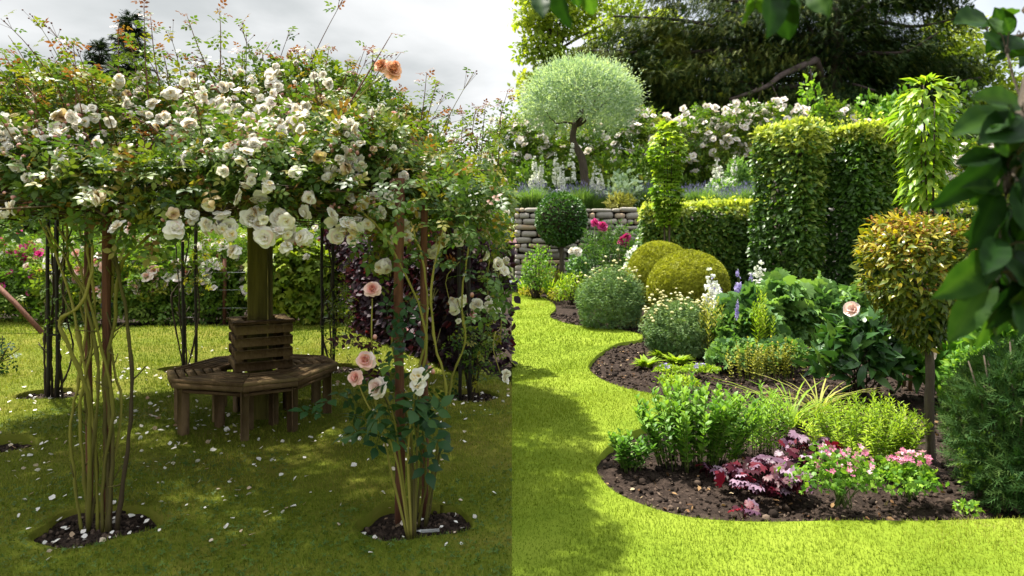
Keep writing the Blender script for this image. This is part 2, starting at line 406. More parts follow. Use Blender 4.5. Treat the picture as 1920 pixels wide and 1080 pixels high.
# petals on the lawn
mb = MB(); n = 560
P = np.stack([RNG.normal(-2.3, 2.0, n), 6.0+RNG.normal(0, 2.0, n)], 1); P = P[(P[:, 0] < -.03) & (P[:, 1] > 3.0) & (P[:, 1] < 12.5) & (np.abs(P[:, 0]) < P[:, 1]*.79)]
cl_ = np.stack([RNG.uniform(-4.5, -.3, 34), RNG.uniform(3.6, 9, 34)], 1)
P = np.concatenate([P]+[c_+RNG.normal(size=(int(RNG.integers(3, 14)), 2))*.16 for c_ in cl_])
extra = np.concatenate([p.mean(0)+RNG.normal(size=(26, 2))*.2 for p in pits] + [A([-2.3, 5.8])+RNG.normal(size=(90, 2))*.5]); P = np.concatenate([P, extra]); P = P[P[:, 0] < -.03]; n = len(P)
d, g = lawn_d(P, -1)
p = np.c_[P, np.where(d > 0, lawn_z(P[:, 0], P[:, 1])+.012+.010*RNG.random(n), -.024)]
scatter(mb, (L_round[0] if False else xf(T_round, (0, -.5, 0))[0], T_round[1]), p, rdir(n, .25), A([0, 0, 1])+.55*RNG.normal(size=(n, 3)), RNG.uniform(.014, .05, n)*RNG.uniform(.8, 1.1, n)*(.8+.05*p[:, 1]))
tag(mb.build('fallen_petals', M['petal']), 'white rose petals fallen all over the shaded lawn and bench', 'petals', kind='stuff')
# crumbs of soil and mulch in the big bed
mb = MB(); n = 17000
P = np.stack([RNG.uniform(.3, 6.5, n), 3.6+RNG.random(n)**1.3*10.5], 1); d, g = sdf(P, bed_r); P = P[d < -.015]; n = len(P)
r = RNG.uniform(.005, .020, n)*(1+.9*(RNG.random(n) > .93))*(.7+.06*P[:, 1]); p = np.c_[P, soil_z(P[:, 0], P[:, 1])+r*.4]
tt = L_ball(5, 3); scatter(mb, tt, p, rdir(n), rdir(n), np.stack([r, r*RNG.uniform(.6, 1.2, n), r*RNG.uniform(.5, 1, n)], 1), RNG.random(n)**1.6)
n = 3600; P = np.stack([RNG.uniform(.3, 5, n), 3.7+RNG.random(n)**1.5*5.5], 1); d, g = sdf(P, bed_r); P = P[d < -.02]; n = len(P)
p = np.c_[P, soil_z(P[:, 0], P[:, 1])+.014]; scatter(mb, xf(L_dia(.3, .02, 0), (0, -.5, 0)), p, rdir(n, .3), A([0, 0, 1])+.3*RNG.normal(size=(n, 3)), RNG.uniform(.015, .05, n), .5+.5*RNG.random(n))
lit = MB(); n = 900; P = np.stack([RNG.uniform(.3, 4.6, n), 3.7+RNG.random(n)**1.3*6], 1); d, g = sdf(P, bed_r); P = P[d < -.03]; n = len(P)
M['litter'] = leaf_mat('dead_leaf', [(0, (.05, .025, .012)), (.5, (.16, .085, .04)), (.85, (.30, .19, .09)), (1, (.42, .34, .22))], trans=.1, rough=.8, spec=.1)
scatter(lit, xf(T_oval, (0, -.5, 0)), np.c_[P, soil_z(P[:, 0], P[:, 1])+.02], rdir(n, .3), A([0, 0, 1])+.6*RNG.normal(size=(n, 3)), RNG.uniform(.022, .055, n)); tag(lit.build('leaf_litter', M['litter']), 'curled brown dead leaves and bits scattered on the soil of the bed', 'leaf litter', kind='stuff')
tag(mb.build('soil_crumbs', M['clod']), 'dark crumbs of soil and bark mulch over the flower bed', 'mulch', kind='stuff')
mb = MB()
for pg in pits:
    n = 420; c = pg.mean(0); a = RNG.uniform(0, 6.283, n); q = np.sqrt(RNG.random(n))*.30; P = c+np.c_[q*np.cos(a), .8*q*np.sin(a)]; r = RNG.uniform(.004, .016, n)
    p = np.c_[P, soil_z(P[:, 0], P[:, 1])+r*.4]; scatter(mb, tt, p, rdir(n), rdir(n), r, RNG.random(n)**1.6)
tag(mb.build('pit_crumbs', M['clod']), 'dark crumbs of soil in the round planting holes of the shaded lawn', 'soil crumbs', kind='stuff')

# ---------------------------------------------------------------- sky, sun, camera
w = bpy.data.worlds.new('World'); scene.world = w; w.use_nodes = True; nt = w.node_tree; nt.nodes.clear(); N = nt.nodes.new; K = nt.links.new
SAZ, SEL = -42, 65
sky = N('ShaderNodeTexSky'); sky.sky_type = 'NISHITA'; sky.sun_disc = False; sky.sun_elevation = rad(SEL); sky.sun_rotation = rad(SAZ)
bg1 = N('ShaderNodeBackground'); bg1.inputs['Strength'].default_value = .09; K(sky.outputs[0], bg1.inputs['Color'])
tc = N('ShaderNodeTexCoord'); sep = N('ShaderNodeSeparateXYZ'); K(tc.outputs['Generated'], sep.inputs[0])
def mth(op, a, b):
    n = N('ShaderNodeMath'); n.operation = op
    for i, v in enumerate((a, b)):
        if isinstance(v, (int, float)): n.inputs[i].default_value = v
        elif v is not None: K(v, n.inputs[i])
    return n.outputs[0]
zz = mth('ADD', mth('MAXIMUM', sep.outputs['Z'], 0.0), .22)
cb = N('ShaderNodeCombineXYZ'); K(mth('DIVIDE', sep.outputs['X'], zz), cb.inputs[0]); K(mth('DIVIDE', sep.outputs['Y'], zz), cb.inputs[1])
no = N('ShaderNodeTexNoise'); no.inputs['Scale'].default_value = .95; no.inputs['Detail'].default_value = 7; no.inputs['Roughness'].default_value = .5; no.inputs['Distortion'].default_value = .35
mp = N('ShaderNodeMapping'); mp.inputs['Location'].default_value = (1.3, .55, 0); mp.inputs['Scale'].default_value = (1.0, 1.0, 1); K(cb.outputs[0], mp.inputs[0]); K(mp.outputs[0], no.inputs['Vector'])
r = ramp(nt, [(.30, (.20, .215, .225)), (.42, (.30, .315, .32)), (.50, (.40, .41, .415)), (.60, (.50, .505, .51))]); K(no.outputs['Fac'], r.inputs[0])
zen = N('ShaderNodeMapRange'); K(sep.outputs['Z'], zen.inputs[0]); zen.inputs[1].default_value = .36; zen.inputs[2].default_value = .8; zen.inputs[3].default_value = .9; zen.inputs[4].default_value = 2.3
bg2 = N('ShaderNodeBackground'); K(r.outputs[0], bg2.inputs['Color']); K(zen.outputs[0], bg2.inputs['Strength'])
# broken cloud: open blue on the side of the bright border, closed grey over the arbour
cov = N('ShaderNodeMapRange'); K(sep.outputs['X'], cov.inputs[0]); cov.inputs[1].default_value = -.05; cov.inputs[2].default_value = .35; cov.inputs[3].default_value = 1.0; cov.inputs[4].default_value = .72
ms = N('ShaderNodeMixShader'); K(cov.outputs[0], ms.inputs[0]); K(bg1.outputs[0], ms.inputs[1]); K(bg2.outputs[0], ms.inputs[2])
wo = N('ShaderNodeOutputWorld'); K(ms.outputs[0], wo.inputs['Surface'])
sl = bpy.data.lights.new('sun', 'SUN'); sl.energy = 5.0; sl.angle = rad(1.5); sl.color = (1, .95, .85)
so = bpy.data.objects.new('sun', sl); COL.objects.link(so)
S = Vector((math.sin(rad(SAZ))*math.cos(rad(SEL)), math.cos(rad(SAZ))*math.cos(rad(SEL)), math.sin(rad(SEL))))
so.rotation_euler = S.to_track_quat('Z', 'Y').to_euler(); so.location = S*60
cam = bpy.data.cameras.new('camera'); co = bpy.data.objects.new('camera', cam); COL.objects.link(co); scene.camera = co
cam.sensor_width = 36; cam.lens = 36*FP/1920; cam.shift_y = -100/1920; cam.clip_end = 1500; cam.clip_start = .05
co.location = (0, 0, CH); co.rotation_euler = (rad(90), 0, 0)
cam.dof.use_dof = True; cam.dof.focus_distance = 5.5; cam.dof.aperture_fstop = 2.6
vs = scene.view_settings; vs.view_transform = 'Standard'; vs.look = 'None'; vs.exposure = 1.32; vs.gamma = 1
scene.render.engine = 'CYCLES'
cy = scene.cycles; cy.max_bounces = 6; cy.diffuse_bounces = 3; cy.glossy_bounces = 2; cy.transmission_bounces = 4; cy.use_denoising = True
cy.caustics_reflective = False; cy.caustics_refractive = False
# ================================================================ THE ROSE ARBOUR SIDE
M['rose_leaf'] = leaf_mat('rose_leaf', [(0, (.03, .065, .014)), (.35, (.065, .125, .02)), (.65, (.12, .18, .024)), (.85, (.22, .23, .03)), (.94, (.24, .16, .035)), (1, (.19, .065, .03))], trans=.36, rough=.45, spec=.25)
M['rose_leaf_dark'] = leaf_mat('garden_rose_leaf', [(0, (.014, .045, .014)), (.6, (.038, .09, .024)), (1, (.08, .14, .026))], trans=.24, rough=.45, spec=.2)
M['copper_leaf'] = leaf_mat('copper_leaf', [(0, (.018, .008, .010)), (1, (.05, .014, .014))], trans=.25, rough=.4, tcol=(1.5, .6, .6))
M['cane'] = rough_mat('green_rose_cane', [(.2, (.05, .036, .02)), (.5, (.15, .145, .024)), (.8, (.25, .225, .05))], scale=9, stretch=(1, 1, .3), rough=.7, bump=.5, tintmix=.6, spec=.15)
M['dark_cane'] = rough_mat('old_brown_cane', [(.25, (.02, .014, .010)), (.7, (.07, .05, .03))], scale=12, stretch=(1, 1, .3), rough=.8, bump=.4)
M['twig'] = rough_mat('dry_twig', [(.2, (.025, .017, .009)), (.5, (.075, .055, .022)), (.85, (.17, .13, .05))], scale=8, rough=.9, bump=0, tintmix=.7)
M['shoot'] = rough_mat('young_red_shoot', [(.2, (.10, .03, .02)), (.6, (.16, .08, .03)), (1, (.12, .14, .03))], scale=4, rough=.6, bump=0, tintmix=.7)
M['stake'] = rough_mat('red_brown_stake', [(.25, (.05, .018, .010)), (.5, (.11, .042, .022)), (.75, (.17, .075, .04))], scale=7, stretch=(6, 6, .5), rough=.8, bump=.5, bscale=20)
M['iron'] = rough_mat('black_iron', [(.3, (.010, .009, .008)), (.8, (.035, .026, .02))], scale=20, rough=.6, bump=.3)
M['bench_wood'] = rough_mat('weathered_bench_wood', [(.2, (.05, .029, .015)), (.45, (.115, .073, .037)), (.65, (.19, .13, .066)), (.85, (.19, .155, .05))], scale=4, stretch=(3, 3, 1.2), rough=.85, bump=.6, bscale=24, tintmix=.35, spec=.08)
M['mossy_wood'] = rough_mat('mossy_post_wood', [(.25, (.06, .05, .012)), (.5, (.125, .11, .022)), (.75, (.19, .165, .035))], scale=5, stretch=(6, 6, .35), rough=.85, bump=.5, bscale=20)
M['white_rose'] = leaf_mat('white_rose_petal', [(0, (.55, .36, .06)), (.16, (.76, .58, .24)), (.36, (.84, .79, .66)), (.6, (.88, .865, .83)), (.85, (.86, .80, .77)), (1, (.80, .58, .55))], trans=.38, rough=.55, tcol=(1, .97, .9), spec=.2)
M['pink_rose'] = leaf_mat('pink_rose_petal', [(0, (.72, .20, .16)), (.3, (.78, .32, .26)), (.65, (.82, .48, .42)), (1, (.85, .64, .58))], trans=.28, rough=.55, tcol=(1.05, .8, .75), spec=.2)
M['blush_rose'] = leaf_mat('blush_rose_petal', [(0, (.70, .32, .26)), (.3, (.82, .58, .50)), (.65, (.86, .72, .65)), (1, (.87, .80, .76))], trans=.28, rough=.55, tcol=(1, .9, .85), spec=.2)
M['apricot_rose'] = leaf_mat('apricot_rose_petal', [(0, (.70, .22, .10)), (.4, (.80, .38, .20)), (1, (.84, .55, .38))], trans=.28, rough=.55, tcol=(1.05, .8, .7), spec=.2)
M['magenta'] = leaf_mat('magenta_petal', [(0, (.35, .01, .10)), (.5, (.55, .03, .20)), (1, (.66, .10, .32))], trans=.3, rough=.5, tcol=(1.2, .7, .9), spec=.2)
M['bud'] = leaf_mat('rose_bud', [(0, (.10, .12, .03)), (.4, (.40, .16, .14)), (1, (.70, .42, .38))], trans=.1, rough=.6)

def petal(u_n, v_n, w, L, open_, cup, curl, ruffle, seed):
    r = np.random.default_rng(seed); u, v = np.meshgrid(np.linspace(-1, 1, u_n), np.linspace(0, 1, v_n))
    wid = w*np.sin(np.pi*np.clip(.12+.74*v, 0, 1))**.8
    x = u*wid; y = v*L*(1-.10*u*u*v); z = cup*(u*u)*wid*.8 - curl*v**3*L + ruffle*np.sin(u*3+r.random()*6)*v*v
    a = rad(90-open_); y2 = y*math.cos(a)-z*math.sin(a); z2 = y*math.sin(a)+z*math.cos(a)
    V = np.stack([x, y2, z2], -1).reshape(-1, 3)
    i = (np.arange(v_n-1)[:, None]*u_n+np.arange(u_n-1)[None]).ravel()
    return V, np.stack([i, i+1, i+u_n+1, i+u_n], 1), v.ravel()
def rose_mesh(name, mat, rings, seed, stamens=True, u=4, v=4):
    """rings: (petals, length, width, opening from the axis in degrees, cup, curl, tint at base, tint at edge)"""
    r = np.random.default_rng(seed); mb = MB()
    for ri, (n, L, w_, op, cup, curl, t0, t1) in enumerate(rings):
        for k in range(n):
            V, F, vv = petal(u, v, w_*(.9+.2*r.random()), L*(.88+.22*r.random()), op+r.normal()*7, cup, curl*(.5+r.random()), .05, int(r.integers(1e6)))
            a = 6.283*(k+.5*(ri % 2)+.2*r.normal())/n; c, s = math.cos(a), math.sin(a)
            V = V @ A([[c, s, 0], [-s, c, 0], [0, 0, 1]]); V[:, 2] += .02*ri
            mb.add(V, F, np.clip(t0+(t1-t0)*vv**.8+.10*r.normal(), 0, 1))
    if stamens:
        n = 14; p = r.normal(size=(n, 3))*A([.07, .07, .02])+A([0, 0, .12])
        scatter(mb, xf(T_ball, s=1), p, rdir(n), rdir(n), .035, np.full(n, .02))
    me = mb.mesh(name, mat, smooth=True); me['local'] = True
    return me
W_open = [(6, 1.0, .52, 78, .15, .10, .14, .62), (6, .80, .46, 60, .2, .05, .14, .66), (5, .52, .36, 40, .3, 0, .10, .6)]
W_full = [(6, 1.0, .55, 82, .15, .15, .25, .66), (6, .88, .5, 64, .25, .05, .25, .62), (6, .68, .44, 42, .35, -.1, .2, .62), (5, .48, .36, 24, .4, -.2, .15, .6)]
W_blush = [(6, 1.0, .55, 80, .15, .15, .4, .82), (6, .85, .5, 58, .25, .05, .4, .86), (5, .6, .4, 36, .35, -.1, .35, .9)]
W_tired = [(5, 1.0, .5, 100, .1, .3, .3, .8), (5, .8, .45, 75, .3, .2, .25, .75), (4, .5, .36, 50, .3, 0, .05, .5)]
white_roses = [rose_mesh('white_rose', M['white_rose'], sp, k) for k, sp in enumerate((W_open, W_full, W_open, W_full, W_blush, W_tired, W_full))]
P_full = [(7, 1.0, .56, 84, .15, .2, .75, 1), (7, .9, .52, 66, .28, .05, .55, .95), (7, .76, .46, 48, .4, -.1, .35, .8), (6, .58, .38, 30, .5, -.25, .15, .55), (5, .42, .28, 15, .5, -.3, .0, .35)]
pink_roses = [rose_mesh('pink_rose', M['pink_rose'], P_full, 40+k, False) for k in range(2)]
blush_roses = [rose_mesh('blush_rose', M['blush_rose'], P_full, 50+k, False) for k in range(2)]
apricot_roses = [rose_mesh('apricot_rose', M['apricot_rose'], P_full, 60, False)]
magenta_roses = [rose_mesh('magenta_flower', M['magenta'], P_full, 70+k, False) for k in range(2)]
W_cup = [(5, 1.0, .62, 38, .5, -.3, .4, .8), (5, .9, .55, 26, .5, -.35, .35, .8), (4, .75, .45, 16, .5, -.3, .3, .7)]
W_flop = [(5, 1.05, .55, 112, .2, .45, .35, .62), (6, .9, .5, 88, .3, .25, .3, .64), (5, .65, .42, 60, .4, .1, .15, .6), (3, .5, .36, 35, .4, 0, .05, .5)]
M['spent_rose'] = leaf_mat('spent_rose_petal', [(0, (.20, .10, .04)), (.5, (.50, .34, .20)), (1, (.74, .62, .50))], trans=.2, rough=.7)
white_roses += [rose_mesh('white_rose', M['white_rose'], W_cup, 91), rose_mesh('white_rose', M['white_rose'], W_flop, 92), rose_mesh('white_rose', M['white_rose'], W_flop, 93), rose_mesh('white_rose', M['white_rose'], W_open, 94), rose_mesh('white_rose', M['white_rose'], W_full, 95), rose_mesh('spent_rose', M['spent_rose'], W_tired, 96)]
S_ = [(6, 1.0, .55, 74, .2, .1, .3, .9), (5, .65, .42, 38, .35, -.1, .1, .7)]
far_white = [rose_mesh('rambler_bloom', M['white_rose'], S_, 80, False, 3, 3)]
far_pink = [rose_mesh('bush_rose_bloom', M['pink_rose'], S_, 81, False, 3, 3), rose_mesh('bush_rose_bloom', M['blush_rose'], S_, 82, False, 3, 3)]
far_mag = [rose_mesh('bush_rose_bloom', M['magenta'], S_, 83, False, 3, 3)]
def bloom(parent, me, p, axis, r, name='flower'):
    o = bpy.data.objects.new(name, me); COL.objects.link(o); o.parent = parent
    o.location = tuple(float(v) for v in (A(p)-A(parent.location)))
    q = Vector(unit(axis)).to_track_quat('Z', 'Y'); e = q.to_euler(); o.rotation_euler = e
    o.rotation_euler.rotate_axis('Z', float(RNG.uniform(0, 6.28))); o.scale = (float(r),)*3
    return o

# ---- canopy shape: a low dome carried on six posts
CC = A([-2.28, 6.05]); CR = 2.5
def can_top(x, y):
    q = np.hypot(x-CC[0], y-CC[1])/CR
    lean = -.045*(x-CC[0])                    # the right-hand rim hangs lower
    return 1.98+lean+.92*np.clip(1-q**2.0, 0, 1)**.75+.13*np.sin(x*2.6+y)+.10*np.sin(y*3.3-x*2)+.05*np.sin(x*7+y*5)
def can_bot(x, y):
    q = np.hypot(x-CC[0], y-CC[1])/CR
    return 1.98-.14*np.clip((q-.72)/.28, 0, 1)
def hit(px, py):
    """where the line of sight through a measured spot meets the canopy"""
    last = None
    for d in np.arange(3.3, 9, .03):
        p = P3(px, py, d); q = math.hypot(p[0]-CC[0], p[1]-CC[1])/CR
        if q < 1.02:
            last = last or d
            if can_bot(p[0], p[1])-.3 < p[2] < can_top(p[0], p[1])+.02: return p
    if py < 420: return hit(px, py+5)
    return P3(px, py, (last or 4.2)+.05)
bases = {'FL': G(182, 982), 'FR': G(775, 976), 'SL': G(95, 739), 'SR': G(882, 741), 'BL': G(348, 691), 'BR': G(640, 691)}
bk = list(bases); bxy = A([bases[k][:2] for k in bk])

# ---- arbour: posts, iron frames, beams, brushwood roof
arb = thing('rose_arbour', 'round rose arbour on brown stakes and black iron uprights with a mossy square centre post', 'arbour', (CC[0], CC[1], 0))
def post(px, py, top, r, mat, name, sides=9, lean=0):
    b = G(px, py); b[2] = -.1; mb = MB(); n = 7; t = np.linspace(0, 1, n)
    pts = np.stack([b[0]+lean*t+.006*np.sin(t*7), np.full(n, b[1]), b[2]+(top-b[2])*t], 1)
    tube(mb, pts, r*(1+.05*np.sin(t*9)), sides); return mb.build(name, M[mat], arb, smooth=True)
for px, py, r in ((166, 962, .020), (201, 975, .024), (749, 968, .029), (796, 950, .021)): post(px, py, 1.98, r, 'stake', 'wooden_post')
for a, b, py in ((90, 107, 741), (343, 367, 690), (604, 625, 691), (862, 880, 744)):
    for px in (a, b): post(px, py, 1.98, .018, 'iron', 'iron_upright')
    for z in (.62, 1.25): 
        mb = MB(); p = G(a, py); q = G(b, py); p[2] = q[2] = z; tube(mb, [p, q], .012, 6); mb.build('iron_rung', M['iron'], arb)
M['tie'] = rough_mat('green_plastic_tie', [(.3, (.02, .05, .045)), (.7, (.05, .10, .09))], rough=.5, bump=0)
for px, py in ((201, 533), (200, 573), (166, 590), (749, 655), (749, 820), (796, 690)):
    q = P3(px, py, G(px, 968)[1]); mb = MB(); tube(mb, [q-A([0, 0, .014]), q, q+A([0, 0, .014])], [.031, .033, .031], 9); mb.build('tie', M['tie'], arb, smooth=True)
mb = MB(); c = G(488, 783)
box(mb, (c[0], c[1], 1.0), (.185, .185, 2.0), rad(8), bev=.012); mb.build('centre_post', M['mossy_wood'], arb)
ringpts = [A([bases[k][0], bases[k][1], 1.93]) for k in ('FL', 'FR', 'SR', 'BR', 'BL', 'SL', 'FL')]
ringpts = [A([CC[0], CC[1], 2.0])*.12+p*.88 for p in ringpts]
for p, q in zip(ringpts[:-1], ringpts[1:]):
    mb = MB(); tube(mb, [p, q], .010, 6); mb.build('rim_bar', M['iron'], arb)
    mb = MB(); tube(mb, [p, A([c[0], c[1], 1.96])], .016, 6); mb.build('roof_bar', M['iron'], arb)
mb = MB()
for k in range(2700):
    a = RNG.uniform(0, 6.283); q = CR*.97*math.sqrt(RNG.random())*(1 if RNG.random() < .5 else .99); x0, y0 = CC[0]+q*math.cos(a), CC[1]+q*math.sin(a)
    if x0 > -.1: continue
    z0 = can_bot(x0, y0)+RNG.uniform(-.07, .20); L = RNG.uniform(.25, .7); th = a+math.pi/2+RNG.normal()*.5; rise = RNG.normal()*.10
    t = np.linspace(-1, 1, 4)[:, None]; pts = A([x0, y0, z0])+t*L*A([math.cos(th), math.sin(th), rise])-t*t*A([math.cos(a), math.sin(a), .2])*.12*RNG.random()
    if pts[:, 0].max() > -.04: continue
    tube(mb, pts, RNG.uniform(.003, .008), 3, RNG.random()*.8, cap=False)
tag(mb.build('brushwood', M['twig'], arb), kind='stuff')

# ---- climbing roses
def rose_leaves(mb, P, out, size, red=0.0, tb=.45, ts=.2):
    n = len(P); d = unit(out*.5+RNG.normal(size=(n, 3))*.65+A([0, 0, -.25])); nn = unit(A([0, 0, 1])*.9+out*.5+RNG.normal(size=(n, 3))*.45)
    t = np.clip(tb+ts*RNG.normal(size=n)+.18*wob(P, 3.0, 3), 0, .88); r_ = RNG.random(n) < red; t[r_] = RNG.uniform(.86, 1, r_.sum())
    scatter(mb, T_rose, P, d, nn, size*RNG.uniform(.7, 1.25, n), t)
N = 32000
a = RNG.uniform(0, 6.283, N); q = np.sqrt(RNG.random(N))*1.04; x = CC[0]+CR*q*np.cos(a); y = CC[1]+CR*q*np.sin(a)
zt = can_top(x, y); z = zt-np.abs(RNG.normal(size=N))*.16+.05
rim = RNG.random(N) < .36
a2 = RNG.uniform(0, 6.283, N); q2 = 1.02-np.abs(RNG.normal(size=N))*.10; x = np.where(rim, CC[0]+CR*q2*np.cos(a2), x); y = np.where(rim, CC[1]+CR*q2*np.sin(a2), y)
hang = .10*np.sin(a2*7)+.10*np.sin(a2*13+1)
z = np.where(rim, can_bot(x, y)+(can_top(x, y)+.12-can_bot(x, y))*(.20+.80*RNG.random(N)**.72)+hang*.75, z)
# loose outer growth beyond the rim, and the fall of foliage round the front right post
out_n = 1500; a3 = RNG.uniform(0, 6.283, out_n); q3 = RNG.uniform(1.0, 1.13, out_n)
X = np.concatenate([x, CC[0]+CR*q3*np.cos(a3)]); Y = np.concatenate([y, CC[1]+CR*q3*np.sin(a3)]); Z = np.concatenate([z, RNG.uniform(1.85, 2.35, out_n)])
fn = 2300; fx = RNG.uniform(-.92, -.02, fn); fy = 4.0+RNG.normal(size=fn)*.22+.3*RNG.random(fn); fz = 1.95-RNG.random(fn)**1.5*.75
keepf = wob(np.c_[fx, fy, fz], 9, 4) > -.15+.5*(fz < 1.5); X = np.concatenate([X, fx[keepf]]); Y = np.concatenate([Y, fy[keepf]]); Z = np.concatenate([Z, fz[keepf]])
Pc = np.stack([X, Y, Z], 1)
gap = wob(Pc, 5.5, 21); Pc = Pc[(Pc[:, 0] < -.05) & (gap > -.55)]
own = np.argmin(((Pc[:, None, :2]-bxy[None])**2).sum(-1), 1)
cent = A([CC[0], CC[1], 1.4])
labels = {'FL': 'climbing rose with a fan of bare green canes at the front left stakes', 'FR': 'climbing rose hanging low around the front right stakes of the arbour',
          'SL': 'climbing rose of dark thin canes on the iron uprights left of the bench', 'SR': 'climbing rose on the iron uprights close before the purple hedge',
          'BL': 'climbing rose with few thin canes on the back iron frame left of the bench', 'BR': 'climbing rose on the back iron frame just right of the bench'}
CL = {}
for i, k in enumerate(bk):
    CL[k] = thing('climbing_rose', labels[k], 'climbing rose', bases[k], 'climbing roses over the arbour')
    mb = MB(); p = Pc[own == i]; rose_leaves(mb, p, unit(p-cent), .125, red=.09, tb=.5 if k != 'SL' else .45)
    mb.build('foliage', M['rose_leaf'], CL[k])
def owner(p): return CL[bk[int(np.argmin(((bxy-A(p)[:2])**2).sum(1)))]]
# canes drawn after the photograph
def cane(k, px, d0, r0=.011, mat='cane', jit=.16, name='cane', r1=.007):
    dd = d0+RNG.uniform(-jit, jit); ctrl = []
    for j, (x_, y_) in enumerate(px):
        f = min(1, j/2.5); p = P3(x_, y_, d0*(1-f)+dd*f); ctrl.append(p)
    ctrl[0][2] = -.06; pts = spline(ctrl, 30); pts += RNG.normal(size=pts.shape)*.0025
    mb = MB(); rr = np.linspace(r0, r1, len(pts))*(1+.15*np.sin(np.arange(len(pts))*1.9)); tt_ = np.linspace(.3, 1.0, len(pts))+RNG.normal()*.18
    for kn in RNG.integers(2, 28, 5): rr = rr*(1+.4*np.exp(-((np.arange(len(pts))-kn)/.6)**2))
    tube(mb, pts, rr, 7, np.clip(np.concatenate([np.repeat(tt_, 7), tt_[[-1, 0]]]), 0, 1))
    for kn in RNG.integers(3, 24, 3): st_ = unit(rdir(1)[0]+A([0, 0, .9])); tube(mb, [pts[kn], pts[kn]+st_*.03, pts[kn]+st_*RNG.uniform(.05, .12)+A([0, 0, .02])], [r1, r1*.7, r1*.55], 5, .2)
    n = 34; s_ = RNG.integers(1, 28, n); p = pts[s_]; dr = rdir(n, .4); scatter(mb, xf(L_dia(.5, 0, 0), s=1), p+dr*r1*.8, dr, rdir(n), .012, np.full(n, .7))
    return mb.build(name, M[mat], CL[k], smooth=True)
for px in ([(162, 985), (140, 900), (132, 800), (150, 700), (162, 600), (150, 500), (108, 425)], [(172, 985), (183, 880), (160, 760), (166, 640), (150, 560), (166, 490), (140, 415)],
           [(205, 985), (238, 850), (247, 720), (240, 620), (224, 520), (215, 440), (262, 398)], [(190, 985), (206, 900), (228, 770), (205, 650), (190, 560), (215, 480), (238, 390)],
           [(186, 985), (195, 880), (213, 760), (190, 650), (165, 560), (120, 480), (82, 415)], [(178, 985), (158, 880), (150, 760), (170, 660), (178, 560), (165, 470), (184, 395)],
           [(196, 985), (212, 850), (200, 700), (216, 600), (226, 500), (292, 430)], [(180, 985), (176, 800), (146, 620), (118, 510), (70, 405)],
           [(176, 985), (168, 820), (163, 730), (124, 640), (113, 598), (150, 572), (172, 510), (168, 420)], [(199, 985), (199, 800), (196, 640), (212, 520), (205, 400)],
           [(170, 985), (172, 860), (185, 700), (160, 560), (130, 500), (125, 400)]):
    r_ = RNG.uniform(.0065, .0125); cane('FL', [(186+1.6*(px[0][0]-186)+RNG.normal()*7, px[0][1]+RNG.normal()*7)]+px[1:], 3.80, r0=r_, r1=r_*.6)
for px in ([(797, 975), (800, 880), (790, 780), (786, 690), (802, 610), (795, 500), (770, 415)], [(802, 972), (812, 880), (830, 790), (836, 720), (815, 640), (808, 540), (830, 430)],
           [(790, 975), (772, 850), (752, 720), (735, 640), (748, 560), (742, 430)], [(803, 968), (832, 800), (850, 700), (872, 640), (866, 560), (880, 450)], [(794, 975), (790, 860), (775, 760), (800, 660), (780, 560), (720, 440), (670, 390)]):
    cane('FR', [(785+2.2*(px[0][0]-797), px[0][1])]+px[1:], 3.87, r0=RNG.uniform(.0065, .011), r1=.005)
for x0 in (86, 92, 98, 103, 110, 118): cane('SL', [(x0, 742), (x0+RNG.normal()*6, 640), (x0+RNG.normal()*12, 540), (x0+RNG.normal()*14, 420)], 6.9, .012, 'dark_cane', .1)
cane('SL', [(100, 742), (130, 690), (136, 640), (118, 560), (128, 430)], 6.9, .010, 'dark_cane', .1)
for x0 in (338, 352, 372): cane('BL', [(350, 693), (x0+RNG.normal()*5, 600), (x0+RNG.normal()*12, 520), (x0+RNG.normal()*14, 410)], 8.25, .010, 'dark_cane', .1)
cane('BL', [(346, 693), (322, 570), (330, 540), (360, 500), (372, 420)], 8.25, .010, 'dark_cane', .1)
for x0 in (606, 616, 632): cane('BR', [(622, 693), (x0+RNG.normal()*5, 600), (x0+RNG.normal()*8, 520), (x0+RNG.normal()*10, 410)], 8.2, .010, 'dark_cane', .1)
for x0 in (870, 885, 898): cane('SR', [(880, 745), (x0, 660), (x0+RNG.normal()*14, 590), (x0+RNG.normal()*18, 450)], 6.85, .010, 'dark_cane', .1)
cane('SR', [(884, 745), (905, 680), (935, 640), (940, 600)], 6.85, .008, 'cane', .1)
# light foliage low on the side plants
for k, n, c0, sp in (('SR', 170, P3(905, 640, 6.8), (.28, .25, .30)), ('BR', 150, P3(640, 580, 8.2), (.12, .15, .45)), ('SL', 26, P3(100, 600, 6.9), (.2, .2, .5)), ('BL', 60, P3(372, 500, 8.2), (.18, .2, .35))):
    mb = MB(); p = c0+RNG.normal(size=(n, 3))*A(sp)*.6; p = p[p[:, 0] < -.06]; rose_leaves(mb, p, rdir(len(p)), .12, tb=.6); mb.build('low_leaves', M['rose_leaf'], CL[k])
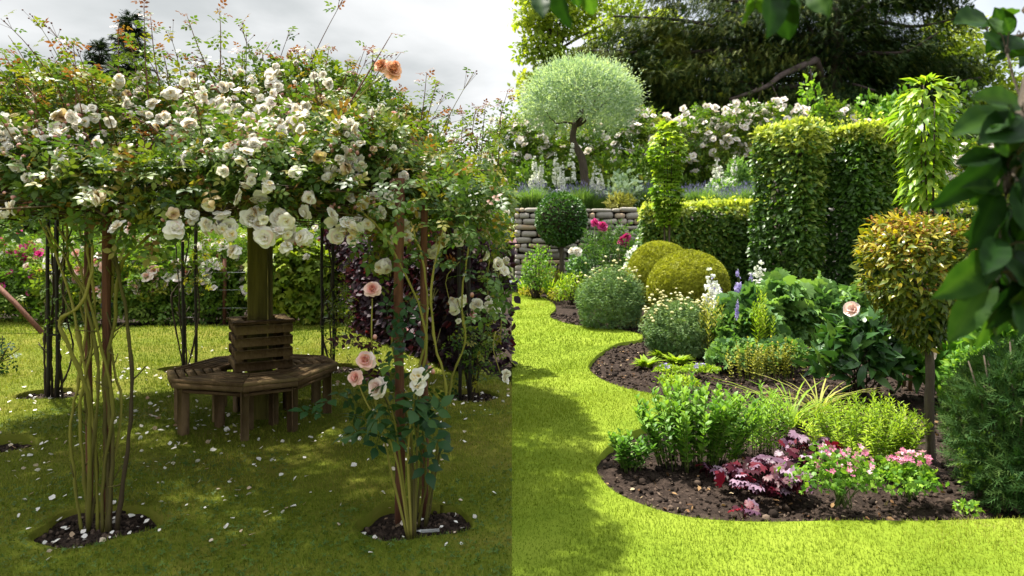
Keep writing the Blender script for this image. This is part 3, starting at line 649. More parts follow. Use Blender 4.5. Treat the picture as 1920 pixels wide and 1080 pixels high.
# long young shoots against the sky
perl = {k: MB() for k in bk}
sh = [((270, 5), (285, 230), -8), ((282, 30), (315, 210), -12), ((222, 45), (222, 140), 0), ((350, 28), (420, 170), -18), ((412, 18), (412, 140), 3), ((137, 78), (140, 215), 6), ((3, 95), (110, 205), -38), ((5, 165), (40, 215), -10),
      ((735, 62), (592, 262), 26), ((800, 135), (782, 250), 6), ((953, 168), (915, 265), 10), ((893, 200), (880, 262), 2), ((700, 92), (690, 190), 2), ((617, 88), (600, 160), 5), ((655, 112), (640, 170), 3), ((490, 92), (500, 150), 0),
      ((820, 150), (790, 215), 12), ((848, 205), (828, 245), 6), ((60, 165), (85, 240), -8), ((170, 130), (190, 220), -6), ((455, 95), (450, 150), 3), ((560, 100), (555, 150), 3), ((755, 172), (735, 230), 4), ((940, 190), (932, 270), 4),
      ((25, 130), (60, 220), -14), ((246, 85), (258, 190), 5), ((305, 95), (320, 190), 3), ((365, 120), (372, 180), 3), ((520, 110), (522, 160), 2), ((770, 200), (765, 240), 2), ((868, 215), (862, 260), 4), ((910, 195), (900, 260), 4)]
for tip, base, bow in sh:
    p0 = hit(base[0], base[1]); d = p0[1]; mid = ((tip[0]+base[0])/2+bow*.6, (tip[1]+base[1])/2-abs(bow)*.25)
    big = base[0] == 592
    pts = spline([p0-A([0, 0, .1]), P3(mid[0], mid[1], d+.1), P3(tip[0], tip[1], d+.15)], 16)
    ow = bk[int(np.argmin(((bxy-p0[:2])**2).sum(1)))]
    mb = MB(); tube(mb, pts, np.linspace(.008 if big else .0055, .002, 16), 5, .15 if big else RNG.uniform(.0, .7)); mb.build('shoot', M['shoot'], CL[ow], smooth=True)
    idx = A([15, 14, 13, 12, 10, 9, 7, 6, 5, 4, 3, 2]) if not big else A([15, 14, 13])
    p = np.repeat(pts[idx], 1 if len(idx) < 5 else 2, 0)+RNG.normal(size=(len(idx)*(1 if len(idx) < 5 else 2), 3))*.012; n = len(p); dr = unit(rdir(n, .5)+A([0, 0, .1]))
    frac = np.linspace(1, 0, n); t = np.clip(.45+.25*RNG.random(n)+.5*(frac > .82)+.3*(RNG.random(n) > .86), 0, 1)
    scatter(perl[ow], T_rose, p, dr, unit(A([0, 0, 1])+.5*rdir(n)), (.15-.07*frac)*RNG.uniform(.75, 1.15, n), t)
# finer random sprays that break the outline
for j in range(190):
    a = RNG.uniform(0, 6.283); q = math.sqrt(RNG.random())*.98; x0, y0 = CC[0]+CR*q*math.cos(a), CC[1]+CR*q*math.sin(a)
    if x0 > -.2: continue
    p0 = A([x0, y0, can_top(A([x0]), A([y0]))[0]-.05]); L = RNG.uniform(.2, .5)+.25*(RNG.random() > .8); dr = unit(A([math.cos(a)*.35, math.sin(a)*.35, 1])+RNG.normal(size=3)*.3)
    pts = p0+np.linspace(0, 1, 7)[:, None]*L*dr+np.linspace(0, 1, 7)[:, None]**2*A([math.cos(a), math.sin(a), -.6])*.10
    if pts[:, 0].max() > -.06: continue
    ow = bk[int(np.argmin(((bxy-p0[:2])**2).sum(1)))]
    ms_ = MB(); tube(ms_, pts, np.linspace(.004, .0015, 7), 4, RNG.random())
    p = pts[RNG.integers(1, 7, 7)]; n = 7; t = np.clip(.5+.2*RNG.normal(size=n)+.4*(RNG.random(n) > .75), 0, 1)
    scatter(perl[ow], T_rose, p, unit(rdir(n, .6)), unit(A([0, 0, 1])+.6*rdir(n)), .11*RNG.uniform(.7, 1.2, n), t)
    if RNG.random() < .5:
        nb = int(RNG.integers(3, 8)); pb = pts[-1]+RNG.normal(size=(nb, 3))*A([.03, .03, .025])
        scatter(ms_, xf(T_ball), pb, rdir(nb), rdir(nb), .0065, np.full(nb, .1))
        for b_ in pb: tube(ms_, [pts[-2], b_], .0012, 3, .3, cap=False)
    ms_.build('shoot', M['shoot'], CL[ow], smooth=True)
for k in bk:
    if perl[k].n: perl[k].build('shoot_leaves', M['rose_leaf'], CL[k])
# blossoms, each one a flower of its own
clusters = [(480, 330, 7), (578, 370, 4), (500, 415, 10), (535, 425, 6), (410, 415, 8), (432, 425, 4), (395, 305, 6), (425, 300, 3), (195, 330, 6), (200, 368, 3), (240, 428, 1), (40, 388, 2), (58, 318, 1), (180, 225, 2), (150, 260, 4), (172, 268, 2), (350, 420, 4),
            (330, 235, 6), (362, 262, 7), (345, 212, 4), (380, 230, 4), (455, 190, 5), (482, 180, 4), (510, 220, 4), (450, 155, 2), (560, 130, 1), (546, 106, 1), (580, 215, 5), (585, 238, 4), (240, 172, 3), (262, 190, 3), (216, 165, 2), (18, 290, 4), (25, 262, 3), (10, 312, 2),
            (635, 400, 2), (650, 440, 6), (567, 463, 4), (710, 485, 3), (765, 445, 3), (830, 468, 4), (860, 450, 3), (905, 382, 3), (910, 408, 2), (925, 490, 3), (944, 515, 2), (845, 572, 5), (915, 560, 5), (938, 700, 2), (895, 375, 2), (840, 262, 2), (830, 290, 2), (800, 275, 2), (600, 300, 2), (620, 330, 2),
            (72, 240, 2), (870, 350, 2), (938, 350, 2), (930, 395, 2), (540, 205, 3), (500, 262, 3), (476, 235, 4), (402, 200, 3), (315, 232, 3), (290, 222, 3), (660, 270, 2), (640, 250, 2), (700, 285, 1), (120, 290, 2), (415, 250, 3), (435, 210, 3), (520, 170, 2), (600, 190, 2), (470, 300, 2), (560, 330, 1), (250, 210, 2), (930, 310, 2), (905, 290, 1),
            (395, 170, 2), (425, 165, 2), (505, 195, 3), (350, 240, 3), (300, 200, 2), (545, 240, 2), (130, 250, 1), (45, 270, 2)]
mb = MB(); mb.add(T_ball[0]*A([1, 1, 1.35]), T_ball[1], .5+.4*T_ball[0][:, 2]); bud_me = mb.mesh('bud', M['bud'], True); bud_me['local'] = True
nw = 0
extra = []
for k in range(32):
    ex, ey = RNG.normal(470, 190), RNG.normal(222, 48)
    if 120 < ex < 900 and 125 < ey < 320: extra.append((ex, ey, int(RNG.integers(2, 6))))
for k in range(34): extra.append((RNG.uniform(640, 945), RNG.uniform(240, 430), int(RNG.integers(1, 5))))
for k in range(14): extra.append((RNG.uniform(5, 200), RNG.uniform(225, 330), int(RNG.integers(1, 4))))
for cx, cy_, n in clusters+extra:
    p0 = hit(cx, cy_); s = p0[1]/1250; ow = bk[int(np.argmin(((bxy-p0[:2])**2).sum(1)))]; out = unit(p0-cent)
    low = cy_ > 400
    for j in range(n):
        sp = (14 if n > 1 else 0)*math.sqrt(n)*(.50 if low else .58)*s; off = RNG.normal(size=3)*A([sp, sp*.6, sp])
        p = p0+off+A([0, -.07, 0])+out*.03
        if p[0] > -.03: p[0] = -.05-.05*RNG.random()
        axis = unit(out*.6+unit(A([0, 0, CH])-p)*.5+RNG.normal(size=3)*.75+A([0, 0, -.05]))
        r = RNG.uniform(.029, .056)*(1.06 if low else .84)
        if n > 1 and RNG.random() < .1: r *= .6
        bloom(CL[ow], white_roses[int(RNG.integers(len(white_roses)))], p, axis, r); nw += 1
    nb = int(RNG.integers(0, 4)); pb = p0+RNG.normal(size=(nb, 3))*.04+A([0, -.05, .02]); pb = pb[pb[:, 0] < -.04]; nb = len(pb)
    for b_ in pb: bloom(CL[ow], bud_me, b_, rdir(1)[0]+A([0, 0, .6]), RNG.uniform(.008, .013), 'bud')
    if low:
        q0 = p0+A([RNG.normal()*.05, .15, .28]); mb = MB(); tube(mb, spline([q0, (q0+p0)/2+A([RNG.normal()*.04, 0, .03]), p0], 6), .004, 4, .8); mb.build('stalk', M['cane'], CL[ow])
dsh = hit(592, 262)[1]
for px, py, r in ((736, 133, .062), (716, 124, .05), (742, 122, .03)):
    p = P3(px, py, dsh+.08); bloom(owner(p), apricot_roses[0], p, unit(A([RNG.normal()*.3, -1, .4])), r); mb = MB(); tube(mb, spline([P3(660, 195, dsh+.05), P3(690, 165, dsh+.08), p], 6), .003, 4, .6); mb.build('stalk', M['cane'], owner(p))
for me, px, py, r in ((pink_roses[0], 743, 222, .045), (pink_roses[1], 512, 268, .040), (pink_roses[0], 520, 240, .026), (magenta_roses[0], 725, 270, .02), (magenta_roses[1], 820, 288, .022)):
    p = hit(px, py)+A([0, -.1, 0]); bloom(owner(p), me, p, unit(A([0, -1, .35])+RNG.normal(size=3)*.2), r)

# ---- the octagonal tree seat
BC = G(478, 783); BC[2] = 0
bench = thing('garden_bench', 'weathered dark wooden octagonal bench built around the mossy centre post', 'bench', BC)
ang = [rad(v) for v in (194, 229, 284, 319, 14, 49, 104, 139)]
def ringpt(k, r, z): return A([BC[0]+r*math.cos(ang[k % 8]), BC[1]+r*math.sin(ang[k % 8]), z])
def plank(mb, k, r0, r1, z0, z1, tint):
    e = unit(ringpt(k+1, 1, 0)-ringpt(k, 1, 0))*.003
    q = [ringpt(k, r0, z0)+e, ringpt(k, r1, z0)+e, ringpt(k+1, r1, z0)-e, ringpt(k+1, r0, z0)-e]; V = A(q+[v+A([0, 0, z1-z0]) for v in q])
    mb.add(V, [A([[0, 1, 2, 3][::-1], [4, 5, 6, 7], [0, 1, 5, 4], [1, 2, 6, 5], [2, 3, 7, 6], [3, 0, 4, 7]])], tint)
mb = MB(); RS = np.linspace(.29, .735, 7)
for k in range(8):
    for r0, r1 in zip(RS[:-1], RS[1:]): plank(mb, k, r0+.0085, r1-.0085, .435+.002*RNG.random(), .462+.003*RNG.random(), RNG.random())
mb.build('seat', M['bench_wood'], bench)
mb = MB()
for k in range(8): plank(mb, k, .70, .722, .392, .433, RNG.random())
mb.build('apron', M['bench_wood'], bench)
for k in range(8):
    for rr, nm, sz in ((.635, 'leg', .075), (.33, 'inner_leg', .07)):
        b = ringpt(k, rr, 0); t = ringpt(k, rr-.015, .433); mb = MB(); box(mb, ((b+t)/2)+A([0, 0, -.01]), (sz, sz*.85, .45), ang[k]+.15, RNG.random(), bev=.006); mb.build(nm, M['bench_wood'], bench)
mb = MB()
for k in range(8): plank(mb, k, .60, .67, .345, .367, .3)
mb.build('under_frame', M['bench_wood'], bench)
bx = rad(29); bw = .225; cc = G(488, 783); zc = .465
def bpt(x_, y_): return A([cc[0]+x_*math.cos(bx)-y_*math.sin(bx), cc[1]+x_*math.sin(bx)+y_*math.cos(bx)])
for sx in (-1, 1):
    for sy in (-1, 1):
        mb = MB(); p = bpt(sx*(bw-.03), sy*(bw-.03)); box(mb, (*p, zc+.20), (.05, .05, .40), bx, RNG.random()); mb.build('back_post', M['bench_wood'], bench)
mb = MB()
for row in range(4):
    z = zc+.045+.105*row
    for s_ in (-1, 1):
        p = bpt(0, s_*(bw+.002)); box(mb, (*p, z), (2*bw+.03, .024, .076), bx, RNG.random())
        p = bpt(s_*(bw+.002), 0); box(mb, (*p, z+.004), (.024, 2*bw+.0, .076), bx, RNG.random())
mb.build('back_slats', M['bench_wood'], bench)
mb = MB()
for s_ in (-1, 1):
    p = bpt(0, s_*(bw-.03)); box(mb, (*p, zc+.421), (2*bw+.07, .10, .024), bx, RNG.random())
    p = bpt(s_*(bw-.03), 0); box(mb, (*p, zc+.4225), (.098, 2*bw-.165, .022), bx, RNG.random())
mb.build('top_rail', M['bench_wood'], bench)

# ---- garden rose with pink flowers in front of the right post
gr = thing('pink_rose_bush', 'tall thin rose bush with large pink double flowers and dark leaves before the right post', 'rose bush', G(760, 972))
for px in ([(765, 972), (735, 890), (722, 830), (705, 760), (697, 640), (698, 560)], [(770, 972), (750, 860), (735, 770), (700, 700), (688, 682)], [(775, 972), (775, 880), (750, 800), (715, 735)], [(768, 972), (740, 850), (690, 760), (670, 715)], [(778, 970), (782, 850), (786, 770), (785, 725)], [(772, 972), (765, 850), (775, 760), (778, 690)]):
    c_ = [P3(a_, b_, 3.72) for a_, b_ in px]; c_[0][2] = -.05; mb = MB(); tube(mb, spline(c_, 22), np.linspace(.0085, .004, 22), 6, RNG.random()); mb.build('cane', M['cane'], gr, smooth=True)
for me, px, py, r in ((pink_roses[0], 699, 543, .052), (pink_roses[1], 686, 676, .056), (pink_roses[0], 668, 709, .050), (blush_roses[0], 708, 727, .066), (blush_roses[1], 690, 672, .04), (white_roses[0], 785, 705, .052), (white_roses[5], 783, 722, .055)):
    bloom(gr, me, P3(px, py, 3.66), unit(A([RNG.normal()*.25-.1, -1, .35+RNG.normal()*.2])), r)
mb = MB()
def patch(n, c0, sp, size, tb, ts=.25):
    p = c0+RNG.normal(size=(n, 3))*A(sp); rose_leaves(mb, p, unit(A([0, -.8, .2])+RNG.normal(size=(n, 3))*.5), size, tb=tb, ts=ts)
patch(12, P3(695, 752, 3.75), (.09, .09, .05), .26, .4); patch(10, P3(765, 775, 3.8), (.08, .1, .08), .27, .4); patch(8, P3(795, 745, 3.8), (.05, .08, .05), .24, .5); patch(8, P3(745, 650, 3.8), (.05, .07, .08), .22, .6)
patch(4, P3(700, 810, 3.8), (.07, .09, .05), .25, .3); patch(3, P3(772, 840, 3.8), (.05, .06, .05), .22, .3); patch(7, P3(740, 580, 3.85), (.05, .06, .06), .20, .6)
mb.build('foliage', M['rose_leaf_dark'], gr)
mb = MB(); p = A([P3(x_, y_, 3.75) for x_, y_ in ((665, 640), (680, 645), (655, 648), (700, 655), (712, 665), (690, 640), (722, 640), (735, 670), (700, 690), (715, 645), (728, 690))])
scatter(mb, T_rose, p, unit(A([[-.5, -.3, -.1]])+RNG.normal(size=(len(p), 3))*.5), unit(A([0, -.6, 1])+.3*rdir(len(p))), .125, None); mb.build('copper_leaves', M['copper_leaf'], gr)
p = A([P3(*q) for q in ((806, 690, 3.7), (812, 697, 3.72), (800, 698, 3.7), (703, 632, 3.7), (885, 553, 4.0))]); 
for b_ in p: bloom(gr, bud_me, b_, (0, -.3, 1), .013, 'bud')
ps = thing('single_rose', 'small pink rose on a single upright stem beside the black iron upright', 'rose', G(900, 742)); c_ = [G(900, 742), P3(880, 660, 6.8), P3(884, 592, 6.8)]
mb = MB(); tube(mb, spline(c_, 10), .007, 5); mb.build('stem', M['cane'], ps); bloom(ps, pink_roses[1], P3(884, 589, 6.8), (0, -1, .5), .055)
mb = MB(); p = A(c_[1])+RNG.normal(size=(22, 3))*A([.10, .1, .2]); rose_leaves(mb, p, rdir(22), .16, tb=.4); mb.build('foliage', M['rose_leaf_dark'], ps)
yr = thing('young_rose', 'young rose with a few bare arching shoots on the lawn at the far left', 'young rose', G(-10, 700)); mb = MB(); ml = MB()
for tx, ty in ((20, 640), (35, 655), (10, 655), (25, 672), (5, 630)):
    pts = spline([G(-12, 700), P3(0, 680, 9.9*.8), P3(tx, ty, 7.9)], 8); tube(mb, pts, .005, 4); p = pts[[3, 5, 6, 7]]; rose_leaves(ml, p, rdir(4), .15, tb=.25)
mb.build('shoots', M['dark_cane'], yr); ml.build('leaves', M['rose_leaf_dark'], yr)
lab = thing('plant_label', 'small white plastic label lying on the soil at the foot of the right post', 'plant label', G(806, 989)); mb = MB(); p = G(806, 989)
M['white_plastic'] = rough_mat('white_plastic', [(.3, (.70, .72, .74)), (.7, (.82, .83, .84))], scale=5, rough=.4, bump=0)
box(mb, (p[0], p[1], -.018), (.105, .035, .004), .15, bev=.0015); mb.build('tag_strip', M['white_plastic'], lab); mb = MB(); mb.add(A([[p[0]-.085, p[1]-.010, -.018], [p[0]-.05, p[1]-.02, -.016], [p[0]-.05, p[1]+.006, -.016], [p[0]-.085, p[1]-.010, -.013], [p[0]-.05, p[1]-.02, -.013], [p[0]-.05, p[1]+.006, -.013]]), [A([[0, 2, 1], [3, 4, 5]]), A([[0, 1, 4, 3], [0, 3, 5, 2]])]); mb.build('point', M['white_plastic'], lab)

# ---- borders behind the lawn
def mound_pts(c, r, n, seed, low=-.15, amp=.16, shell=.22, f=2.6):
    d = rdir(int(n*1.7)); d = d[d[:, 2] > low][:n]; k = (1-np.abs(RNG.normal(size=len(d)))*shell)*(1+amp*wob(d, f, seed)+amp*.5*wob(d, f*2.5, seed+1))
    return A(c)+d*k[:, None]*A(r), d
def mound(mb, c, r, n, T, size, seed=0, tb=.5, ts=.22, low=-.15, amp=.16, shell=.22, up=.35, nup=.6, sv=(.7, 1.3), mat=0, jit=.6, f=2.6, clip=True):
    P, d = mound_pts(c, r, n, seed, low, amp, shell, f)
    if clip: k = P[:, 2] > .0; P, d = P[k], d[k]
    n = len(P); dd = unit(d*.6+RNG.normal(size=(n, 3))*jit+A([0, 0, up])); nn = unit(A([0, 0, 1])*nup+d*.8+RNG.normal(size=(n, 3))*.45)
    t = np.clip(tb+ts*RNG.normal(size=n)+.15*wob(P, 4/max(r), seed+9), 0, 1); scatter(mb, T, P, dd, nn, size*RNG.uniform(*sv, n), t, mat)
    return P, d
def stems_to(mb, base, P, r=.006, n=30, tint=.3, spread=.05):
    for k in RNG.choice(len(P), min(n, len(P)), replace=False):
        b = A(base)+A([RNG.normal()*spread, RNG.normal()*spread, 0]); m = (b+P[k])/2+A([0, 0, .1*np.linalg.norm(P[k]-b)]); tube(mb, spline([b, m, P[k]], 6), np.linspace(r, r*.4, 6), 4, tint)
M['bush_leaf'] = leaf_mat('bush_leaf', [(0, (.05, .10, .016)), (.5, (.11, .20, .026)), (.85, (.20, .27, .035)), (1, (.30, .30, .05))], trans=.4)
M['maple_leaf'] = leaf_mat('maple_shrub_leaf', [(0, (.07, .13, .014)), (.5, (.16, .23, .022)), (1, (.30, .33, .04))], trans=.42)
M['purple_leaf'] = leaf_mat('purple_beech_leaf', [(0, (.012, .006, .010)), (.55, (.032, .013, .022)), (.85, (.065, .022, .032)), (1, (.16, .028, .032))], trans=.2, rough=.55, tcol=(1.5, .6, .7), spec=.2)
rb = [(-40, 600, 150, 470, 'W', 'low leafy rose bush with white flowers at the far left end of the border'), (45, 600, 120, 462, 'M', 'rose bush with magenta flowers behind the leaning brown stake'), (125, 604, 100, 480, 'W', 'leafy rose bush with one or two white flowers behind the dark side canes'),
      (205, 604, 110, 462, 'P', 'pink rose bush behind the bare canes of the front left stakes'), (275, 604, 110, 450, 'P', 'tall pink rose bush in the border left of the back iron frame'), (335, 600, 110, 455, 'PW', 'pink and white rose bush directly behind the back left iron frame'),
      (400, 601, 110, 448, 'W', 'pale rose bush between the back iron frame and the centre post'), (450, 596, 90, 440, 'P', 'pink rose bush just left of the centre post behind the bench'), (715, 584, 120, 455, 'W', 'airy rose bush with pale flowers above the purple hedge')]
rb2 = [(0, 566, 160, 436, 'M', 'tall back row bush with bright magenta flowers at the far left'), (110, 566, 150, 440, 'W', 'tall back row bush with small white flowers behind the dark canes'), (210, 566, 150, 428, 'P', 'tall back row bush with pink flowers behind the front left canes'), (300, 566, 150, 425, 'W', 'tall back row bush with white flowers left of the back iron frame'), (385, 566, 150, 422, 'PW', 'tall back row bush of mixed pink flowers right of the back iron frame'), (470, 566, 140, 420, 'W', 'tall back row bush with pale flowers hidden partly by the centre post'), (560, 566, 150, 415, 'W', 'tall back row bush behind the green maple shrub')]
for j, (cx, yb, wd, yt, kind, lab_) in enumerate(rb+rb2):
    b = G(cx, yb); s = b[1]/1250; h = (yb-yt)*s; rx = wd*.6*s; o = thing('rose_bush', lab_, 'rose bush', b, 'rose bushes in the border behind the lawn')
    mb = MB(); P, d = mound(mb, (b[0], b[1], h*.45), (rx, rx*.7, h*.56), 1100, T_rose, .22, j, tb=.5, amp=.25, shell=.35, low=-.8); P2, _ = mound(mb, (b[0], b[1], h*.35), (rx*.7, rx*.5, h*.4), 300, T_oval, .16, j, tb=.4, shell=.5, low=-.8)
    mb.build('foliage', M['bush_leaf'], o); mb = MB(); stems_to(mb, b, P, .012, 26); mb.build('stems', M['dark_cane'], o)
    fr = P[(d[:, 1] < .1) & (P[:, 2] > h*.35)]
    for k in range(30 if j < len(rb) else 36):
        ks = kind[int(RNG.integers(len(kind)))]; me = {'W': far_white, 'P': far_pink, 'M': far_mag}[ks]
        if kind == 'M' and RNG.random() < .3: me = far_pink
        p = fr[int(RNG.integers(len(fr)))]; bloom(o, me[int(RNG.integers(len(me)))], p+A([0, -.05, .03]), unit(A([0, -1, .5])+RNG.normal(size=3)*.4), RNG.uniform(.07, .14))
mp_ = thing('maple_shrub', 'yellow green shrub with lobed maple like leaves right of the centre post', 'shrub', G(550, 604)); b = G(550, 604); mb = MB()
P, d = mound(mb, (b[0], b[1], .85), (.78, .55, 1.0), 2600, T_lobe5, .17, 5, tb=.5, ts=.25, shell=.25, low=-.75, jit=.4, up=-.3); mb.build('foliage', M['maple_leaf'], mp_); mb = MB(); stems_to(mb, b, P, .02, 24); mb.build('stems', M['dark_cane'], mp_)
def hedge_leaves(mb, c, sx, sy, z0, z1, rz, n, T, size, tb, ts, seed, faces=('f', 'l', 'r', 't'), bulge=.08, top_t=None, jit=.5, droop=-.2, out=.6, mat=0):
    c0, s0 = math.cos(rz), math.sin(rz); ex = A([c0, s0, 0]); ey = A([-s0, c0, 0]); hz = z1-z0
    area = {'f': sx*hz, 'b': sx*hz, 'l': sy*hz, 'r': sy*hz, 't': sx*sy*1.3}; tot = sum(area[f] for f in faces)
    for f in faces:
        m = int(n*area[f]/tot); u = RNG.uniform(-.5, .5, m); v = RNG.random(m); dp = -np.abs(RNG.normal(size=m))*bulge+bulge*.4
        z = z0+v*hz
        if f in 'fb': sg = -1 if f == 'f' else 1; P = A(c)[None, :2].repeat(m, 0); P = np.c_[P, z]+u[:, None]*sx*ex+sg*(sy/2+dp)[:, None]*ey; nd = sg*ey
        elif f in 'lr': sg = -1 if f == 'l' else 1; P = np.c_[A(c)[None, :2].repeat(m, 0), z]+sg*(sx/2+dp)[:, None]*ex+u[:, None]*sy*ey; nd = sg*ex
        else: u2 = RNG.uniform(-.5, .5, m); P = np.c_[A(c)[None, :2].repeat(m, 0), z1+dp]+u[:, None]*sx*ex+u2[:, None]*sy*ey; nd = A([0, 0, 1])
        P = P+nd*(bulge*.7*wob(P, 2.2, seed))[:, None]
        d = unit(nd*out+RNG.normal(size=(m, 3))*jit+A([0, 0, droop if f != 't' else .5])); nn = unit(nd*.8+A([0, 0, .6])+RNG.normal(size=(m, 3))*.4)
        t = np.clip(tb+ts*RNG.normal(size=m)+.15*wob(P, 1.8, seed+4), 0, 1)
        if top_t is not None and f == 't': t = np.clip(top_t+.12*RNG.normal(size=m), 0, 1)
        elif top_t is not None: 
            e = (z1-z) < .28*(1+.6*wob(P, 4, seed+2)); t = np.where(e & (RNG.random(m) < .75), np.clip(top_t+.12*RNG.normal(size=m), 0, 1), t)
        scatter(mb, T, P, d, nn, size*RNG.uniform(.7, 1.3, m), t, mat)
def core_box(mb, c, sx, sy, z0, z1, rz, mat): box(mb, (c[0], c[1], (z0+z1)/2), (sx, sy, z1-z0), rz, .3, mat, bev=.1)
pa, pb = G(612, 597), G(985, 735); pa[:2] += A([.15, .55]); pb[:2] += A([-.22, .75]); mid = (pa+pb)/2; v = pb-pa; L = np.linalg.norm(v[:2]); rz = math.atan2(v[1], v[0])
ph = thing('purple_hedge', 'dark purple leaved hedge running along the right edge of the shaded lawn', 'hedge', mid); mb = MB()
pe = pb-unit(v)*0; L2 = L-.55; mid2 = pa+unit(v)*L2/2
hedge_leaves(mb, mid2, L2, .8, .0, 1.62, rz, 9000, T_round, .105, .45, .25, 31, ('f', 'l', 'r', 't'), .13); n0 = mb.n
mb.build('foliage', M['purple_leaf'], ph); mb = MB(); core_box(mb, mid2, L2-.3, .55, 0, 1.5, rz, 0); mb.build('branches', M['dark_cane'], ph)
gb = thing('shrub', 'light green leafy shrub showing between the iron frame and the purple hedge', 'shrub', G(640, 600)); b = G(645, 598); mb = MB(); P, d = mound(mb, (b[0], b[1]+.4, 1.0), (.5, .5, .85), 900, T_oval, .13, 8, tb=.75, low=-.8, shell=.4); mb.build('foliage', M['bush_leaf'], gb); mb = MB(); stems_to(mb, b+A([0, .4, 0]), P, .014, 14); mb.build('stems', M['dark_cane'], gb)
fh = thing('hedge', 'long clipped green hedge far behind the rose border', 'hedge', (-9, 22, 0)); mb = MB(); hedge_leaves(mb, A([-9.2, 22, 0]), 18, 1.2, 0, 2.3, 0, 9000, T_oval, .26, .4, .2, 44, ('f', 't', 'r'), .25); mb.build('foliage', M['bush_leaf'], fh); mb = MB(); core_box(mb, (-9.2, 22, 0), 17.6, .8, 0, 2.1, 0, 0); mb.build('branches', M['dark_cane'], fh)
# wire fence, brace
wf = thing('wire_fence', 'low wire fence on thin reddish posts along the rose border', 'fence', G(300, 606)); fy = 12.55
for px in (-60, 175, 421, 655):
    mb = MB(); x_ = (px-960)/1250*fy; tube(mb, [[x_, fy, -.1], [x_, fy, 1.2]], .035, 8); mb.build('post', M['stake'], wf, smooth=True)
M['wire'] = rough_mat('galvanised_wire', [(.3, (.25, .26, .26)), (.7, (.4, .41, .41))], rough=.4, bump=0)
for z in (.28, .62, .95):
    mb = MB(); tube(mb, [[-11, fy-.04, z], [-6, fy-.04, z-.01], [-3.0, fy-.04, z]], .0045, 4); mb.build('wire', M['wire'], wf)
br = thing('leaning_stake', 'reddish brown wooden stake leaning diagonally at the left edge of the border', 'stake', G(85, 625)); mb = MB(); e = G(86, 626); e[2] = -.05; tube(mb, [P3(-22, 520, 11.4), P3(30, 570, 11.3), e], .045, 4); mb.build('pole', M['stake'], br); mb = MB(); tube(mb, [e+A([0, 0, -.05]), e+A([-.05, 0, .04])], .05, 4); mb.build('foot', M['stake'], br)
# conifers behind
M['conifer'] = leaf_mat('blue_conifer', [(0, (.012, .03, .018)), (.6, (.03, .055, .03)), (1, (.06, .08, .035))], trans=.12, rough=.6)
M['bark'] = rough_mat('grey_bark', [(.25, (.035, .027, .02)), (.6, (.09, .07, .05)), (.85, (.16, .13, .10))], scale=6, stretch=(4, 4, .8), rough=.95, bump=.9, bscale=18)
T_con = L_spray(8, .25, .13); T_con_s = .62
def conifer(b, h, r, label):
    o = thing('conifer', label, 'conifer', b, 'conifers behind the arbour'); mb = MB(); tube(mb, [[b[0], b[1], -.1], [b[0]+.05, b[1], h*.5], [b[0], b[1], h*.97]], [h*.016, h*.01, .02], 8); mb.build('trunk', M['bark'], o, smooth=True); mb = MB()
    for k in range(int(h*26)):
        t = RNG.random()**.8; z = h*(.12+.86*t); L = r*(1-t)**.62*RNG.uniform(.6, 1.15)+.12; a = RNG.uniform(0, 6.283); n = max(3, int(L*7)); f = np.linspace(.15, 1, n); dv = A([math.cos(a), math.sin(a), 0]); p = A([b[0], b[1], z])+f[:, None]*L*dv+A([0, 0, 1])*(f*L*.15-.18*f*f*L)[:, None]
        tube(mb, np.vstack([[b[0], b[1], z], p[[n//2, -1]]]), .012, 3, .1, 1, cap=False)
        scatter(mb, T_con, np.repeat(p, 2, 0), unit(dv+RNG.normal(size=(2*n, 3))*.5), unit(A([0, 0, 1])+.4*rdir(2*n)), T_con_s*RNG.uniform(.7, 1.3, 2*n)*(.6+.4*(1-t)))
    mb.build('crown', [M['conifer'], M['bark']], o)
conifer(A([-17.4, 30.5, 0]), 12.0, 2.1, 'tall dark conifer rising above the middle of the arbour roses'); conifer(A([-19.5, 31.5, 0]), 10.9, 1.9, 'shorter dark conifer to the left of the tallest one'); conifer(A([-21.2, 32, 0]), 7.6, 1.5, 'smallest dark conifer at the left, its tip only just above the roses')
# ================================================================ THE MIXED BORDER SIDE
def lm(name, a, b, c, trans=.35, rough=.5, **k): M[name] = leaf_mat(name, [(0, a), (.5, b), (1, c)], trans, rough, **k)
lm('box_leaf', (.022, .07, .012), (.055, .145, .02), (.14, .26, .032), .25, .4, spec=.4)
lm('yew_leaf', (.14, .155, .014), (.32, .34, .028), (.54, .53, .06), .28, .6)
lm('silver_leaf', (.19, .30, .20), (.38, .50, .36), (.58, .68, .50), .34, .6)
lm('hornbeam_leaf', (.028, .075, .012), (.085, .18, .024), (.54, .58, .11), .38, .4, spec=.4)
lm('grey_green', (0.0675, 0.135, 0.054), (0.149, 0.25, 0.101), (0.297, 0.405, 0.162), .3, .6)
lm('lavender_leaf', (.07, .15, .04), (.15, .26, .07), (.28, .40, .12), .35, .6, spec=.1)
lm('fresh_leaf', (0.0473, 0.135, 0.0162), (0.115, 0.257, 0.0297), (0.27, 0.432, 0.054), .36, .45)
lm('lime_leaf', (0.127, 0.23, 0.0138), (0.253, 0.38, 0.0253), (0.437, 0.529, 0.0575), .4, .5)
lm('blue_leaf', (.05, .125, .04), (.12, .24, .065), (.25, .40, .11), .34, .45)
lm('peony_leaf', (.018, .055, .014), (.045, .12, .025), (.12, .22, .045), .24, .35, spec=.35)
lm('gold_leaf', (0.115, 0.138, 0.0138), (0.299, 0.299, 0.0253), (0.529, 0.437, 0.069), .35, .5)
lm('photinia_leaf', (.035, .075, .012), (.13, .17, .018), (.50, .38, .03), .34, .35, spec=.35)
lm('photinia_bloom', (0.156, 0.0455, 0.0195), (0.286, 0.111, 0.0286), (0.442, 0.234, 0.052), .2, .7)
